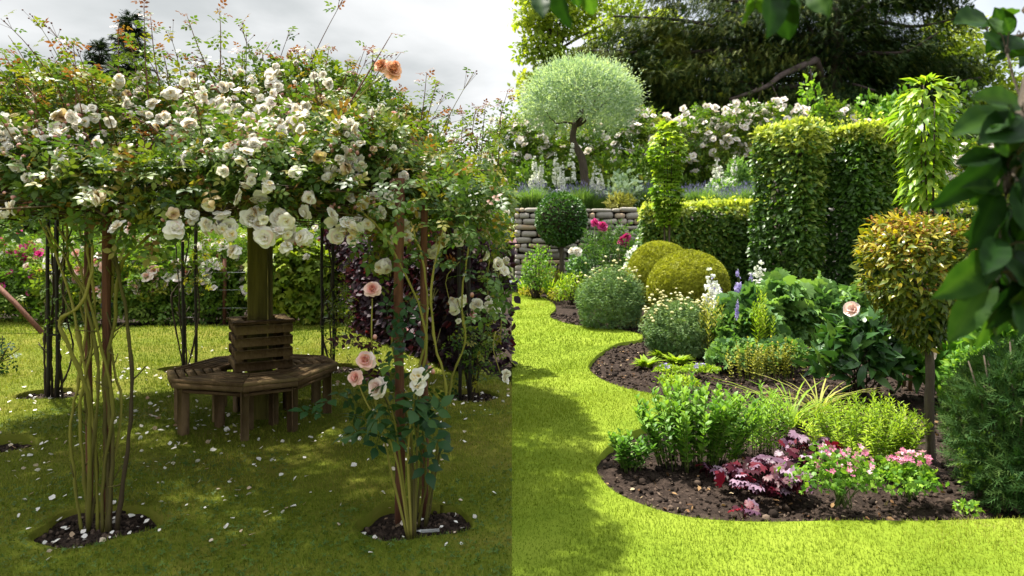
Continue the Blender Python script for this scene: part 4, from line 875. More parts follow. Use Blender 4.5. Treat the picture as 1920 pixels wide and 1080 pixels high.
lm('wine_leaf', (.022, .004, .008), (.06, .006, .016), (.16, .013, .026), .3, .45, spec=.3, tcol=(1.6, .5, .6))
lm('silver_purple', (.06, .022, .045), (.15, .08, .125), (.34, .24, .31), .12, .45, spec=.3, tcol=(1.2, .6, .8))
lm('juniper', (.016, .05, .012), (.042, .095, .022), (.10, .16, .04), .16, .7, spec=.1)
lm('yew_tree', (.014, .036, .010), (.040, .070, .016), (.16, .18, .035), .22, .6, spec=.1)
lm('spring_leaf', (0.0945, 0.162, 0.0162), (0.23, 0.311, 0.0297), (0.446, 0.499, 0.0675), .42, .5)
lm('climber_leaf', (0.0625, 0.15, 0.0125), (0.175, 0.312, 0.0225), (0.375, 0.475, 0.05), .42, .42, spec=.45)
lm('walnut_leaf', (.006, .022, .005), (.018, .055, .009), (.065, .14, .018), .40, .5, spec=.15)
lm('lavender_flower', (.10, .09, .20), (.20, .18, .34), (.30, .29, .45), .2, .7, tcol=(1, 1, 1.1))
lm('white_flower', (.70, .74, .55), (.82, .83, .76), (.88, .88, .86), .3, .6, tcol=(1, 1, .95))
lm('cream_flower', (.55, .50, .20), (.75, .70, .38), (.84, .81, .60), .25, .7, tcol=(1, 1, .8))
lm('violet_flower', (.26, .20, .50), (.42, .36, .66), (.62, .58, .78), .25, .6, tcol=(1, .95, 1.1))
lm('pink_flower', (.52, .12, .26), (.68, .28, .40), (.80, .56, .60), .3, .6, tcol=(1.1, .85, .9))
lm('straw', (0.23, 0.253, 0.046), (0.414, 0.414, 0.092), (0.575, 0.529, 0.184), .35, .6)
M['stem'] = rough_mat('green_stem', [(.2, (.06, .10, .02)), (.8, (.14, .18, .04))], rough=.7, bump=0, tintmix=.6)
T_pinn = merge(*[xf(L_dia(.32), (0, .12+.14*k, 0), (1 if k % 2 else -1)*rad(50), .38*(1-.06*k)) for k in range(6)], xf(L_dia(.3), (0, .8, 0), 0, .35))
T_tuft5 = L_tuft(5, .16)
def obj1(mb, name, mat, parent, smooth=False): return mb.build(name, M[mat] if isinstance(mat, str) else mat, parent, smooth)
def size(px, d): return px*d/1250

def bush(name, label, cat, px, yb, wpx, yt, leaf, mat, T, n, lsz, group=None, depth=.8, core=None, tb=.5, ts=.24, amp=.18, shell=.28, stem='dark_cane', low=-.6, zc=.46, clear=0, parent=None, **k):
    """a leafy bush from its foot, width and top in the photograph"""
    b = G(px, yb); s = b[1]/1250; h = (yb-yt)*s; rx = wpx*.5*s
    o = parent or thing(name, label, cat, b, group); mb = MB()
    P, d = mound(mb, (b[0], b[1], h*zc+clear), (rx, rx*depth, h*(1-zc)), n, T, lsz, int(px+yb), tb=tb, ts=ts, amp=amp, shell=shell, low=low, **k)
    obj1(mb, leaf, mat, o); mb = MB(); stems_to(mb, b, P, max(.003, h*.012), 26, spread=rx*.12); obj1(mb, 'stems', stem, o)
    return o, b, P, d, h, rx
def flowers_on(o, P, d, n, T, mat, r, name='blossoms', up=.5, lo=.5, ax=None, lift=.02, tilt=.5):
    zmin, zmax = P[:, 2].min(), P[:, 2].max(); c = P[(P[:, 2] > zmin+(zmax-zmin)*lo)]; i = RNG.integers(0, len(c), n); p = c[i]+A([0, -.01, lift])
    axis = unit(A([0, -.5, up])+RNG.normal(size=(n, 3))*tilt); mb = MB(); scatter(mb, T, p, axis, rdir(n), r*RNG.uniform(.7, 1.25, n)); return obj1(mb, name, mat, o)
def clump(name, label, cat, px, yb, wpx, hpx, mat, T, n, lsz, stepn=12, group=None, lean=.35, pair=2, tb=.5, ts=.22, t0=.15, depth=.6, top=1.0, stem='stem', parent=None, rise=.55, taper=.5, r=.004, tipt=0.0, leafname='foliage'):
    """upright stems with leaves in pairs along them"""
    b = G(px, yb); s = b[1]/1250; H = hpx*s; R = wpx*.5*s; o = parent or thing(name, label, cat, b, group)
    ml = MB(); ms = MB(); tips = []
    for k in range(n):
        a = RNG.uniform(0, 6.283); q = math.sqrt(RNG.random()); bx_, by_ = b[0]+R*q*math.cos(a)*(1-lean*.5), b[1]+R*depth*q*math.sin(a)*(1-lean*.5)
        h = H*top*(1-.35*q*q)*RNG.uniform(.75, 1.06); dv = A([math.cos(a)*q*R*lean, math.sin(a)*q*R*lean*depth, h])+A([RNG.normal()*.03*H, RNG.normal()*.03*H, 0])
        pts = spline([[bx_, by_, -.05], A([bx_, by_, 0])+dv*.5+A([0, 0, h*.06]), A([bx_, by_, 0])+dv], 8); tube(ms, pts, np.linspace(r, r*.5, 8), 4, RNG.random()); tips.append(pts[-1])
        m = stepn*pair; t = np.repeat(np.linspace(t0, 1, stepn), pair); p = pts[0]+(np.interp(t*7, range(8), pts[:, 0])-pts[0, 0])[:, None]*A([1, 0, 0])+(np.interp(t*7, range(8), pts[:, 1])-pts[0, 1])[:, None]*A([0, 1, 0])+(np.interp(t*7, range(8), pts[:, 2])-pts[0, 2])[:, None]*A([0, 0, 1])
        az = np.repeat(np.arange(stepn)*1.57+RNG.random()*6, pair)+np.tile(np.arange(pair)*6.283/pair, stepn)+RNG.normal(size=m)*.3
        dd = np.stack([np.cos(az), np.sin(az), rise+.9*(t > .85)+RNG.normal(size=m)*.15], 1); sz = lsz*(1-taper*np.abs(t-.45)*1.4)*RNG.uniform(.8, 1.2, m)
        scatter(ml, T, p, dd, A([0, 0, 1])-dd*.2+rdir(m)*.25, sz, np.clip(tb+ts*RNG.normal(size=m)*.6+ts*.8*RNG.normal()+tipt*(t > .75), 0, 1))
    obj1(ml, leafname, mat, o); obj1(ms, 'stems', stem, o)
    return o, b, A(tips)
def grass_clump(name, label, cat, px, yb, wpx, hpx, mat, n, w=.014, bend=.6, group=None, tb=.5, parent=None):
    b = G(px, yb); s = b[1]/1250; H = hpx*s; R = wpx*.5*s; o = parent or thing(name, label, cat, b, group); mb = MB()
    a = RNG.uniform(0, 6.283, n); q = RNG.random(n); lean = q*R/H*.9; p = np.stack([b[0]+.12*R*np.cos(a), b[1]+.12*R*np.sin(a), np.full(n, -.04)], 1)
    d = np.stack([np.cos(a)*lean, np.sin(a)*lean, np.ones(n)], 1); nn = -np.stack([np.cos(a), np.sin(a), np.zeros(n)], 1)
    nn = np.stack([np.cos(a), np.sin(a), -lean], 1)*-1
    T = L_blade(w/H if H else .04, bend, 5); scatter(mb, T, p, d, nn+.3*rdir(n), H*RNG.uniform(.7, 1.25, n), np.clip(tb+.25*RNG.normal(size=n), 0, 1)); obj1(mb, 'leaves', mat, o); return o, b
def spires(name, label, cat, px, yb, ytop, mat, T, fl_n, fl_r, d=None, group=None, leafmat='fresh_leaf', z0=0, frac=.4, r=.006, stems=1, base_leaf=.12, spread=.06, leafT=None):
    b = G(px, yb) if d is None else A([(px-CXP)/FP*d, d, z0]); s = b[1]/1250; zt = CH+(HZ-ytop)*s; h = zt-b[2]; o = thing(name, label, cat, b, group); ms = MB(); mf = MB(); ml = MB()
    for k in range(stems):
        x0, y0 = b[0]+(RNG.normal()*spread if stems > 1 else 0), b[1]+(RNG.normal()*spread if stems > 1 else 0); hh = h*(1 if k == 0 else RNG.uniform(.7, .98)); pts = spline([[x0, y0, b[2]-.05], [x0+RNG.normal()*.02, y0, b[2]+hh*.5], [x0+RNG.normal()*.04, y0, b[2]+hh]], 8); tube(ms, pts, np.linspace(r, r*.4, 8), 5, .5)
        t = np.sort(RNG.uniform(1-frac, 1, fl_n)); p = A([np.interp(t*7, range(8), pts[:, i]) for i in range(3)]).T; a = RNG.uniform(0, 6.283, fl_n); dd = np.stack([np.cos(a), np.sin(a)-.3, -.25+.6*(t > .93)], 1); sz = fl_r*(1.15-.85*(t-(1-frac))/frac)
        scatter(mf, T, p+unit(dd)*sz[:, None]*.25, dd, rdir(fl_n), sz)
        m = 14; t = RNG.uniform(.05, 1-frac, m); p = A([np.interp(t*7, range(8), pts[:, i]) for i in range(3)]).T; scatter(ml, leafT or T_lance, p, rdir(m, .3)+A([0, 0, .4]), A([0, 0, 1])+.3*rdir(m), base_leaf*RNG.uniform(.6, 1.2, m)*(1.2-t))
    obj1(ms, 'stem', 'stem', o); obj1(mf, 'blossoms', mat, o); obj1(ml, 'leaves', leafmat, o); return o

# ---- dry stone terrace wall
def se_stone(n1=.35):
    V, F = L_ball(10, 6); return np.sign(V)*np.abs(V)**n1, F
T_stone = se_stone(.45)
def stone_wall(name, label, x0, x1, y, z0, z1, hs, ls, thick, group=None):
    o = thing(name, label, 'wall', ((x0+x1)/2, y, z0), group); mb = MB(); z = z0-.1
    while z < z1-.02:
        h = hs*RNG.uniform(.55, 1.5); h = min(h, z1-z+.03); x = x0-RNG.random()*ls*.5
        while x < x1:
            L = ls*RNG.uniform(.35, 1.9); hh = h*RNG.uniform(.78, 1.12); dep = RNG.uniform(-.03, .03); V = T_stone[0].copy(); V = V+.07*np.stack([wob(V, 2.5, int(RNG.integers(1e6))) for _ in range(3)], 1)
            lo, hi = max(x, x0), min(x+L, x1)
            rt = RNG.normal()*.05; V = V*A([(hi-lo)/2*.98, thick/2, hh/2*.99]); V = V@A([[math.cos(rt), 0, math.sin(rt)], [0, 1, 0], [-math.sin(rt), 0, math.cos(rt)]])
            if hi-lo > .08: mb.add(V+A([(lo+hi)/2, y+dep, z+hh/2]), T_stone[1], RNG.random())
            x += L
        z += h
    obj1(mb, 'stones', 'stone', o, True); mb = MB(); box(mb, ((x0+x1)/2, y+.06, (z0+z1)/2-.06), (x1-x0-.06, thick*.45, z1-z0-.1), 0, .2); obj1(mb, 'rubble_core', 'clod', o); return o
stone_wall('stone_wall', 'grey dry stone retaining wall below the lavender on the terrace', .08, 17, 20.0, 0, TZ+.03, .165, .36, .36)
stone_wall('stone_wall', 'tall dark stone wall behind the white rambling roses', .3, 30, 31.0, TZ, TZ+3.2, .22, .6, .4)

# ---- trees behind
def crown_clumps(mb, centres, radii, n, T, lsz, tb, ts, mat=0, flat=.75, jit=.8, up=.2, seedk=0, clipx=None, shellp=.33):
    w_ = A([r*r for r in radii]); w_ = w_/w_.sum(); cnt = RNG.multinomial(n, w_)
    for c, r, m in zip(centres, radii, cnt):
        d = rdir(m); rr = r*RNG.random(m)**shellp; P = A(c)+d*rr[:, None]*A([1, 1, flat])
        if clipx is not None: kk = P[:, 0] > clipx+.25*RNG.normal(size=m); P, d = P[kk], d[kk]
        m = len(P); dd = unit(d*.6+RNG.normal(size=(m, 3))*jit+A([0, 0, up])); t = np.clip(tb+ts*RNG.normal(size=m)+.16*RNG.normal(), 0, 1)
        scatter(mb, T, P, dd, unit(A([0, 0, 1])+d*.4+rdir(m)*.6), lsz*RNG.uniform(.7, 1.3, m), t, mat)
def limb(mb, a, b, r0, r1, sag=0, n=10, tint=.5, jit=.15):
    a = A(a, float); b = A(b, float); m1 = a+(b-a)*.35+RNG.normal(size=3)*jit; m2 = a+(b-a)*.7+RNG.normal(size=3)*jit-A([0, 0, sag]); p = spline([a, m1, m2, b], n); tube(mb, p, np.linspace(r0, r1, n), 8, tint); return p
def tree(name, label, b, h, trunk_r, clumps, n, T, lsz, leafmat, tb=.5, ts=.22, clipx=None, flat=.75, up=.2, group=None, trunk_top=.75, shellp=.33):
    o = thing(name, label, 'tree', b, group); mb = MB(); limb(mb, (b[0], b[1], b[2]-.2), (b[0]+.3, b[1], b[2]+h*trunk_top), trunk_r, trunk_r*.4, 0, 14, jit=.2)
    obj1(mb, 'trunk', 'bark', o, True); ml = MB(); cs = [A(c) for c, r in clumps]; rs = [r for c, r in clumps]
    for c, r in zip(cs, rs): limb(ml, (b[0]+.15, b[1], b[2]+min(h*trunk_top*.95, max(h*.18, (c[2]-b[2])*.7))), c+A([0, 0, -r*.15]), trunk_r*.32, .03, 0, 9)
    obj1(ml, 'limbs', 'bark', o, True); mb = MB(); crown_clumps(mb, cs, rs, n, T, lsz, tb, ts, 0, flat, up=up, clipx=clipx, shellp=shellp); obj1(mb, 'crown', leafmat, o); return o
def pc(px, py, d): return P3(px, py, d)
tree('tree', 'bright yellow green leafy tree rising behind the silver tree', A([1.9, 40, TZ]), 17, .35,
     [(pc(985, 30, 39), 1.7), (pc(1005, 95, 39), 1.6), (pc(985, 165, 38.5), 1.6), (pc(1045, 45, 40), 1.8), (pc(1000, 235, 38), 1.7), (pc(1085, 15, 41), 1.6), (pc(1062, 120, 39), 1.5), (pc(1000, -30, 40), 2.2), (pc(1090, -45, 40), 2.2), (pc(980, 300, 38), 1.7), (pc(1040, 180, 39), 1.7), (pc(1130, 60, 43), 1.4), (pc(1165, 20, 44), 1.5), (pc(1200, 75, 45), 1.3), (pc(1240, 40, 45), 1.3), (pc(1120, 150, 43), 1.5), (pc(1170, 130, 44), 1.3), (pc(1025, 280, 38), 1.6), (pc(1290, 70, 46), 1.2), (pc(1420, 130, 46), 1.3), (pc(1440, 115, 46), 1.0)], 13000, T_oval, .36, 'spring_leaf', clipx=.35, tb=.55, flat=.55)
tree('tree', 'pale green sunlit tree at the right edge beyond the dark yew', A([26.5, 44, TZ]), 13, .3,
     [(pc(1810, 75, 43), 2.0), (pc(1850, 120, 43), 1.8), (pc(1800, 130, 42), 1.8), (pc(1860, 180, 42), 2.2), (pc(1910, 190, 42), 2.2), (pc(1890, 230, 41), 2.4), (pc(1830, 215, 42), 2.0), (pc(1780, 60, 44), 1.8), (pc(1930, 260, 42), 2.6), (pc(1990, 200, 42), 3), (pc(1760, 120, 44), 1.6)], 7500, T_oval, .40, 'spring_leaf', tb=.62, flat=.7)
# the broad dark yew
yb_ = A([18.0, 37.5, TZ]); yew = thing('yew_tree', 'huge dark spreading yew tree behind the hedges with a bare limb low down', 'tree', yb_); mt = MB()
tube(mt, spline([(yb_[0], yb_[1], TZ-.2), (yb_[0]-.2, yb_[1], 7), (yb_[0]+.2, yb_[1], 12), (yb_[0], yb_[1], 18)], 16), np.linspace(.75, .25, 16)*(1+.08*np.sin(np.arange(16)*2)), 12); obj1(mt, 'trunk', 'bark', yew, True)
mb = MB(); ml = MB()
T_yew = L_spray(8, .3, .075)
def yew_branch(a, b, r0, dens, w, tb, drop=1.0):
    p = limb(ml, a, b, r0, .05, 0, 14, .3, .25); L = np.linalg.norm(p[-1]-p[0]); n = int(L*dens); t = RNG.uniform(.22, 1, n)*13; q = A([np.interp(t, range(14), p[:, i]) for i in range(3)]).T
    side = unit(np.cross(p[-1]-p[0], [0, 0, 1])); off = RNG.normal(size=n)*w*(.4+.6*(1-t/13)); q = q+side*off[:, None]+A([0, 0, 1])*(-np.abs(RNG.normal(size=n))*drop*.6-np.abs(off)*.18+RNG.normal(size=n)*.2)[:, None]
    m = 8; q = np.repeat(q, m, 0)+RNG.normal(size=(n*m, 3))*A([.34, .34, .16]); ax = unit((p[-1]-p[0])); dd = unit(ax*.7+side*np.sign(np.repeat(off, m))[:, None]*.6+RNG.normal(size=(n*m, 3))*.45+A([0, 0, -.45])); tt = np.clip(tb+.2*RNG.normal(size=n*m)+np.repeat(.18*RNG.normal(size=n), m), 0, 1)
    scatter(mb, T_yew, q, dd, unit(A([0, 0, 1])+.5*rdir(n*m)), .40*RNG.uniform(.7, 1.3, n*m), tt)
tips = [(1085, 95, .75), (1110, 160, .75), (1140, 205, .7), (1180, 225, .6), (1130, 130, .8), (1190, 60, .6), (1240, 45, .45), (1220, 110, .6), (1260, 170, .5), (1230, 200, .6), (1300, 225, .4), (1320, 60, .35), (1360, 20, .35), (1330, 130, .4), (1300, 185, .5), (1400, 120, .35), (1420, 60, .3), (1380, 215, .35), (1450, 210, .3), (1480, 150, .3), (1470, 30, .3), (1530, 215, .25), (1580, 60, .25), (1600, 140, .25), (1620, 215, .25),
        (1660, 40, .3), (1690, 120, .3), (1720, 190, .3), (1760, 60, .35), (1790, 120, .35), (1810, 30, .4), (1800, 180, .35), (1770, 225, .35), (1560, -30, .3), (1450, -40, .3), (1330, -30, .35), (1680, -30, .3), (1790, -30, .3), (1700, 240, .3), (1640, 170, .25), (1840, 145, .4), (1150, 30, .5), (1210, -25, .5)]
for x_, y_, tb in tips:
    d_ = RNG.uniform(33.5, 40); e = P3(x_, y_, d_); rz_ = min(max(e[2]+RNG.uniform(-1.5, 1.5), 4.0), 15.5); yew_branch((yb_[0], yb_[1], rz_), e, .16, 20, 1.6, tb)
for x_, y_ in ((1300, 240), (1420, 235), (1560, 235), (1680, 235), (1780, 245), (1500, 180), (1600, 100), (1520, 60), (1660, 80), (1720, 130), (1450, 100)):
    e = P3(x_, y_, 41.5); yew_branch((yb_[0], yb_[1]+.5, min(max(e[2], 4), 15)), e, .14, 30, 3.0, .25)
cs_, rs_ = [], []
for k in range(70):
    x_, y_ = RNG.uniform(1110, 1800), RNG.uniform(-90, 240)
    if (x_ < 1300 and y_ < 100 and RNG.random() < .75) or (1390 < x_ < 1450 and 90 < y_ < 150): continue
    cs_.append(P3(x_, y_, RNG.uniform(36.5, 41.5))); rs_.append(RNG.uniform(1.3, 2.2))
crown_clumps(mb, cs_, rs_, 24000, L_spray(8, .3, .10), .50, .26, .18, 0, .45, jit=.7, up=-.25, shellp=.4)
cs_ = [P3(RNG.uniform(1095, 1310), RNG.uniform(60, 235), RNG.uniform(33.5, 36)) for k in range(26)]
crown_clumps(mb, cs_, [RNG.uniform(.7, 1.2) for k in cs_], 8000, L_spray(8, .3, .10), .42, .62, .2, 0, .5, jit=.7, up=-.2, shellp=.4)
limb(ml, P3(1530, 112, 35.0), P3(1368, 186, 33.4), .19, .07, 0, 12, .8, .2); limb(ml, (yb_[0], yb_[1], 9.4), P3(1530, 112, 35.0), .30, .19, 0, 8, .6, .1); limb(ml, P3(1330, 100, 35.5), P3(1420, 92, 36.5), .16, .22, 0, 8, .2, .1); limb(ml, P3(1420, 92, 36.5), (yb_[0], yb_[1], 11.2), .22, .3, 0, 8, .2, .2)
for a, b in (((1430, 155), (1418, 210)), ((1418, 165), (1396, 212)), ((1520, 130), (1522, 175)), ((1522, 172), (1502, 210)), ((1448, 160), (1470, 205))): limb(ml, P3(*a, 34), P3(*b, 33.8), .035, .012, 0, 6, .9, .05)
M['yew_bark'] = rough_mat('purplish_yew_bark', [(.2, (.02, .014, .013)), (.55, (.065, .045, .04)), (.9, (.20, .15, .15))], scale=5, rough=.95, bump=.7, bscale=14, tintmix=.5)
obj1(ml, 'limbs', 'yew_bark', yew, True); obj1(mb, 'crown', 'yew_tree', yew)

# ---- on the terrace
def dring(px, d, z=TZ): return A([(px-CXP)/FP*d, d, z])
rr = [(985, 232, 300, 'rambling rose of white flowers at the left end, under the silver tree'), (1090, 245, 322, 'mostly green rambling rose with few white flowers behind the bent grey trunk'), (1180, 216, 330, 'green and white rambling rose just right of the silver tree crown'), (1255, 210, 335, 'white flowered rambling rose behind the leafy climber on its pole'),
      (1330, 214, 325, 'thickly white flowered rambling rose in the middle of the back wall'), (1400, 208, 320, 'white rambling rose just left of the tall clipped hedge'), (1480, 195, 300, 'white rose showing over the top of the left hedge block'), (1570, 222, 300, 'pale rose showing over the top of the right hedge block'), (1840, 260, 360, 'white rose half hidden by the overhanging leaves at the right')]
for j, (px, yt, ybm, lab_) in enumerate(rr):
    d_ = 28.6+.3*(j % 3); b = dring(px, d_); top = CH+(HZ-yt)/FP*d_; w_ = 1.35; o = thing('rambling_rose', lab_, 'rambling rose', b, 'rambling roses along the back wall'); mb = MB(); h = top-TZ
    P, d = mound(mb, (b[0], b[1], TZ+h*.52), (w_, .9, h*.50), 1500, T_rose, .42, 200+j, tb=.55, ts=.25, amp=.22, shell=.22, low=-.95); P2, d2 = mound(mb, (b[0], b[1], TZ+h*.5), (w_*.7, .6, h*.42), 500, T_oval, .3, 230+j, tb=.4, shell=.5, low=-.95)
    obj1(mb, 'foliage', 'bush_leaf', o); mb = MB(); stems_to(mb, b, P, .02, 18); obj1(mb, 'stems', 'dark_cane', o)
    fr = P[(d[:, 1] < .35) & (P[:, 2] > TZ+h*.42)]; n = 96 if j not in (1, 7) else 36
    for k in range(n):
        p = fr[int(RNG.integers(len(fr)))]+RNG.normal(size=3)*.08
        if RNG.random() < .55: p[2] = min(p[2]+h*.18*RNG.random(), top+.15)
        bloom(o, far_white[0], p+A([0, -.12, .05]), unit(A([-.3, -.9, .7])+RNG.normal(size=3)*.5), RNG.uniform(.11, .21))
# silver tree
st = thing('silver_tree', 'small tree with a dense rounded silver green crown and a bent grey trunk', 'tree', dring(1096, 23.4)); d_ = 23.4; mb = MB()
tk = [dring(1099, d_, TZ-.2), P3(1096, 335, d_), P3(1090, 295, d_), P3(1074, 262, d_), P3(1080, 225, d_)]; tube(mb, spline(tk, 16), np.linspace(.17, .10, 16), 9)
obj1(mb, 'trunk', 'bark', st, True); mb = MB(); cc_ = P3(1088, 188, d_); ml = MB()
P, d = mound(mb, cc_, (1.92, 1.75, 1.22), 9500, T_lance, .19, 301, tb=.5, ts=.22, low=-.85, amp=.17, shell=.18, up=.5, jit=.55, f=4)
m = 1500; d3 = rdir(m); d3 = d3[d3[:, 2] > -.5]; m = len(d3); p = cc_+d3*A([1.95, 1.78, 1.27]); t_ = np.linspace(0, 1, 4)
q = (p[:, None]+unit(d3+A([0, 0, .5])+.3*rdir(m))[:, None]*(t_*(RNG.uniform(.12, .34, (m, 1))+.30*(RNG.random((m, 1)) > .82)))[..., None]).reshape(-1, 3); scatter(mb, T_lance, q, unit(np.repeat(d3, 4, 0)+rdir(4*m)*.8), rdir(4*m), .115, np.clip(.72+.2*RNG.normal(size=4*m), 0, 1))
obj1(mb, 'crown', 'silver_leaf', st)
for i in range(14): limb(ml, tk[-1]+A([0, 0, -.2]), P[int(RNG.integers(len(P)))]*.8+cc_*.2, .05, .012, 0, 6)
obj1(ml, 'limbs', 'bark', st, True)
# lavender hedges
T_lav = L_blade(.05, .18, 3)
for x0, x1, lab_ in ((962, 1152, 'lavender hedge with fading purple spikes above the stone wall, left of the gap'), (1188, 1432, 'longer lavender hedge with purple spikes on the terrace, right of the gap')):
    d_ = 21.2; X0, X1 = (x0-CXP)/FP*d_, (x1-CXP)/FP*d_; o = thing('lavender_hedge', lab_, 'lavender', ((X0+X1)/2, d_, TZ), 'lavender hedges on the terrace'); n = int(2600*(X1-X0)); mb = MB(); mf = MB()
    cxs = np.arange(X0+.1, X1, .52); ci = RNG.integers(0, len(cxs), n); a = RNG.uniform(0, 6.283, n); q = np.sqrt(RNG.random(n)); b = np.stack([np.clip(cxs[ci]+RNG.normal(size=n)*.13, .12, 99), d_+RNG.normal(size=n)*.12, np.full(n, TZ-.05)], 1)
    dv = np.stack([np.cos(a)*q*.62, np.sin(a)*q*.62-.10, np.ones(n)*(1-.2*q)], 1); hh = RNG.uniform(.6, 1.0, n)*(.85+.2*np.sin(ci*2.1)); scatter(mb, T_lav, b, dv, -np.stack([np.cos(a), np.sin(a), 0*a], 1)+.2*rdir(n), np.stack([hh*.55, hh*.98, hh], 1), np.clip(.45+.25*RNG.normal(size=n), 0, 1))
    k = RNG.random(n) < .24; tip = b[k]+unit(dv[k])*hh[k][:, None]*.95; scatter(mf, L_dia(.13, 0, 0), tip, dv[k]+.15*rdir(k.sum()), rdir(k.sum()), RNG.uniform(.07, .14, k.sum())); obj1(mb, 'foliage', 'lavender_leaf', o); obj1(mf, 'blossoms', 'lavender_flower', o)
for j, (px, yt, lab_) in enumerate(((1001, 292, 'white foxglove spire at the far left end of the terrace'), (1012, 300, 'white foxglove spire second from the left on the terrace'), (1043, 286, 'tall white foxglove spire below the left part of the silver crown'), (1052, 305, 'shorter white foxglove spire close to the bent trunk'), (1071, 268, 'tallest white foxglove spire left of the bent trunk'), (1113, 305, 'white foxglove spire just right of the bent trunk'), (1127, 318, 'small white foxglove spire right of the bent trunk'), (1340, 300, 'white foxglove spire before the dark stone wall'), (1350, 310, 'lower white foxglove spire beside the one before the dark wall'), (1376, 292, 'white foxglove spire above the longer lavender hedge'))):
    spires('foxglove', lab_, 'foxglove', px, 0, yt, 'white_flower', xf(T_bell, s=1), 44, .13, d=22.4+.2*(j % 3), z0=TZ, group='white foxgloves on the terrace', frac=.55, r=.02, base_leaf=.3)
def tbush(name, label, cat, px, yt, wpx, d_, mat, T, n, lsz, tb=.5, **k):
    b = dring(px, d_); top = CH+(HZ-yt)/FP*d_; h = top-TZ; o = thing(name, label, cat, b); mb = MB(); P, d = mound(mb, (b[0], b[1], TZ+h*.45), (size(wpx, d_)/2, size(wpx, d_)*.4, h*.55), n, T, lsz, int(px), tb=tb, low=-.8, **k); obj1(mb, 'foliage', mat, o); mb = MB(); stems_to(mb, b, P, .015, 16); obj1(mb, 'stems', 'dark_cane', o); return o, P, d
o, P, d = tbush('silver_shrub', 'pale silver leaved plant in the gap between the two lavender hedges', 'shrub', 1168, 330, 52, 20.9, 'silver_leaf', T_oval, 700, .17, .7, amp=.3, shell=.4)
tbush('shrub', 'low yellowish plant spilling over the wall below the silver leaved plant', 'shrub', 1165, 365, 50, 20.5, 'straw', T_lance, 500, .2, .6, amp=.3, shell=.4)
tbush('shrub', 'rounded grey green spiky shrub on the terrace left of the hedge block', 'shrub', 1392, 305, 50, 22.6, 'blue_leaf', T_lance, 800, .28, .6); o, P, d = tbush('white_flower_clump', 'clump of white flowers at the front of the terrace before the dark wall', 'flower clump', 1355, 338, 70, 22.2, 'fresh_leaf', T_oval, 500, .16, .6)
flowers_on(o, P, d, 90, T_flower, 'white_flower', .10, lo=.3)
tbush('shrub', 'dark leafy shrub behind the foxgloves at the left of the terrace', 'shrub', 1000, 300, 110, 24.2, 'bush_leaf', T_oval, 1100, .24, .35); tbush('shrub', 'mid green shrub behind the bent trunk on the terrace', 'shrub', 1140, 285, 100, 24.6, 'bush_leaf', T_oval, 1000, .24, .5); tbush('shrub', 'dark shrub between the climber pole and the dark wall', 'shrub', 1215, 285, 90, 24.6, 'bush_leaf', T_oval, 900, .24, .35)
tbush('shrub', 'leafy green shrub growing behind the hedge blocks under the yew', 'shrub', 1655, 155, 130, 30.0, 'fresh_leaf', T_oval, 2000, .30, .45, amp=.3); tbush('shrub', 'light green bush top with pale flowers above the left hedge block', 'shrub', 1530, 178, 60, 29.5, 'fresh_leaf', T_oval, 900, .28, .7, amp=.3); tbush('shrub', 'dark dull shrub under the yew right of the columnar tree', 'shrub', 1800, 205, 120, 30.5, 'bush_leaf', T_oval, 1800, .30, .2, amp=.3)

# ---- clipped hornbeam hedges
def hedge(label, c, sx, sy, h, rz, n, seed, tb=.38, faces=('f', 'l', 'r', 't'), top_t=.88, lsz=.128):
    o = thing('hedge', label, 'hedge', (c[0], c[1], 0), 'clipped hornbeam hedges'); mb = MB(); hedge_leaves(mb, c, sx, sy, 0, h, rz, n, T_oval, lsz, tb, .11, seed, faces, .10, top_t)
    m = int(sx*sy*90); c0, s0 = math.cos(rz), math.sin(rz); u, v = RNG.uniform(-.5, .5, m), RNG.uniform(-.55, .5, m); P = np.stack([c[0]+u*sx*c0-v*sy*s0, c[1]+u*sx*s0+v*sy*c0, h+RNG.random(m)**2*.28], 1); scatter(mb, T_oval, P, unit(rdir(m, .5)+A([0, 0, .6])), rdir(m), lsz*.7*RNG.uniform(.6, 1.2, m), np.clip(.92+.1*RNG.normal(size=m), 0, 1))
    obj1(mb, 'foliage', 'hornbeam_leaf', o); mb = MB(); core_box(mb, c, sx-.45, sy-.45, 0, h-.3, rz, 0); obj1(mb, 'branches', 'dark_cane', o); return o
def corner(px, d, rz, sx, sy):
    ex = A([math.cos(rz), math.sin(rz)]); ey = A([-math.sin(rz), math.cos(rz)]); return A([(px-CXP)/FP*d, d])+ex*sx/2+ey*sy/2
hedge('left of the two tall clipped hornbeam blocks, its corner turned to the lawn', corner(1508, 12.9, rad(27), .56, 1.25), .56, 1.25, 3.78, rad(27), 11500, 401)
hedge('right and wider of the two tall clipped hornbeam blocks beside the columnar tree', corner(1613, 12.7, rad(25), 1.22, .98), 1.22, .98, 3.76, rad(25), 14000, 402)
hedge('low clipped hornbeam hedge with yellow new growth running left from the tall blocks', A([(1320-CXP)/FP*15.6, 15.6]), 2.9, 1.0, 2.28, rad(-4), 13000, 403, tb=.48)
o, P, d = bush('shrub', 'loose light green shrub at the left end of the low hedge', 'shrub', 1225, 574, 60, 390, 'foliage', 'hornbeam_leaf', T_oval, 1000, .13, tb=.5, amp=.2)[:1]+(None, None) if False else (None, None, None)

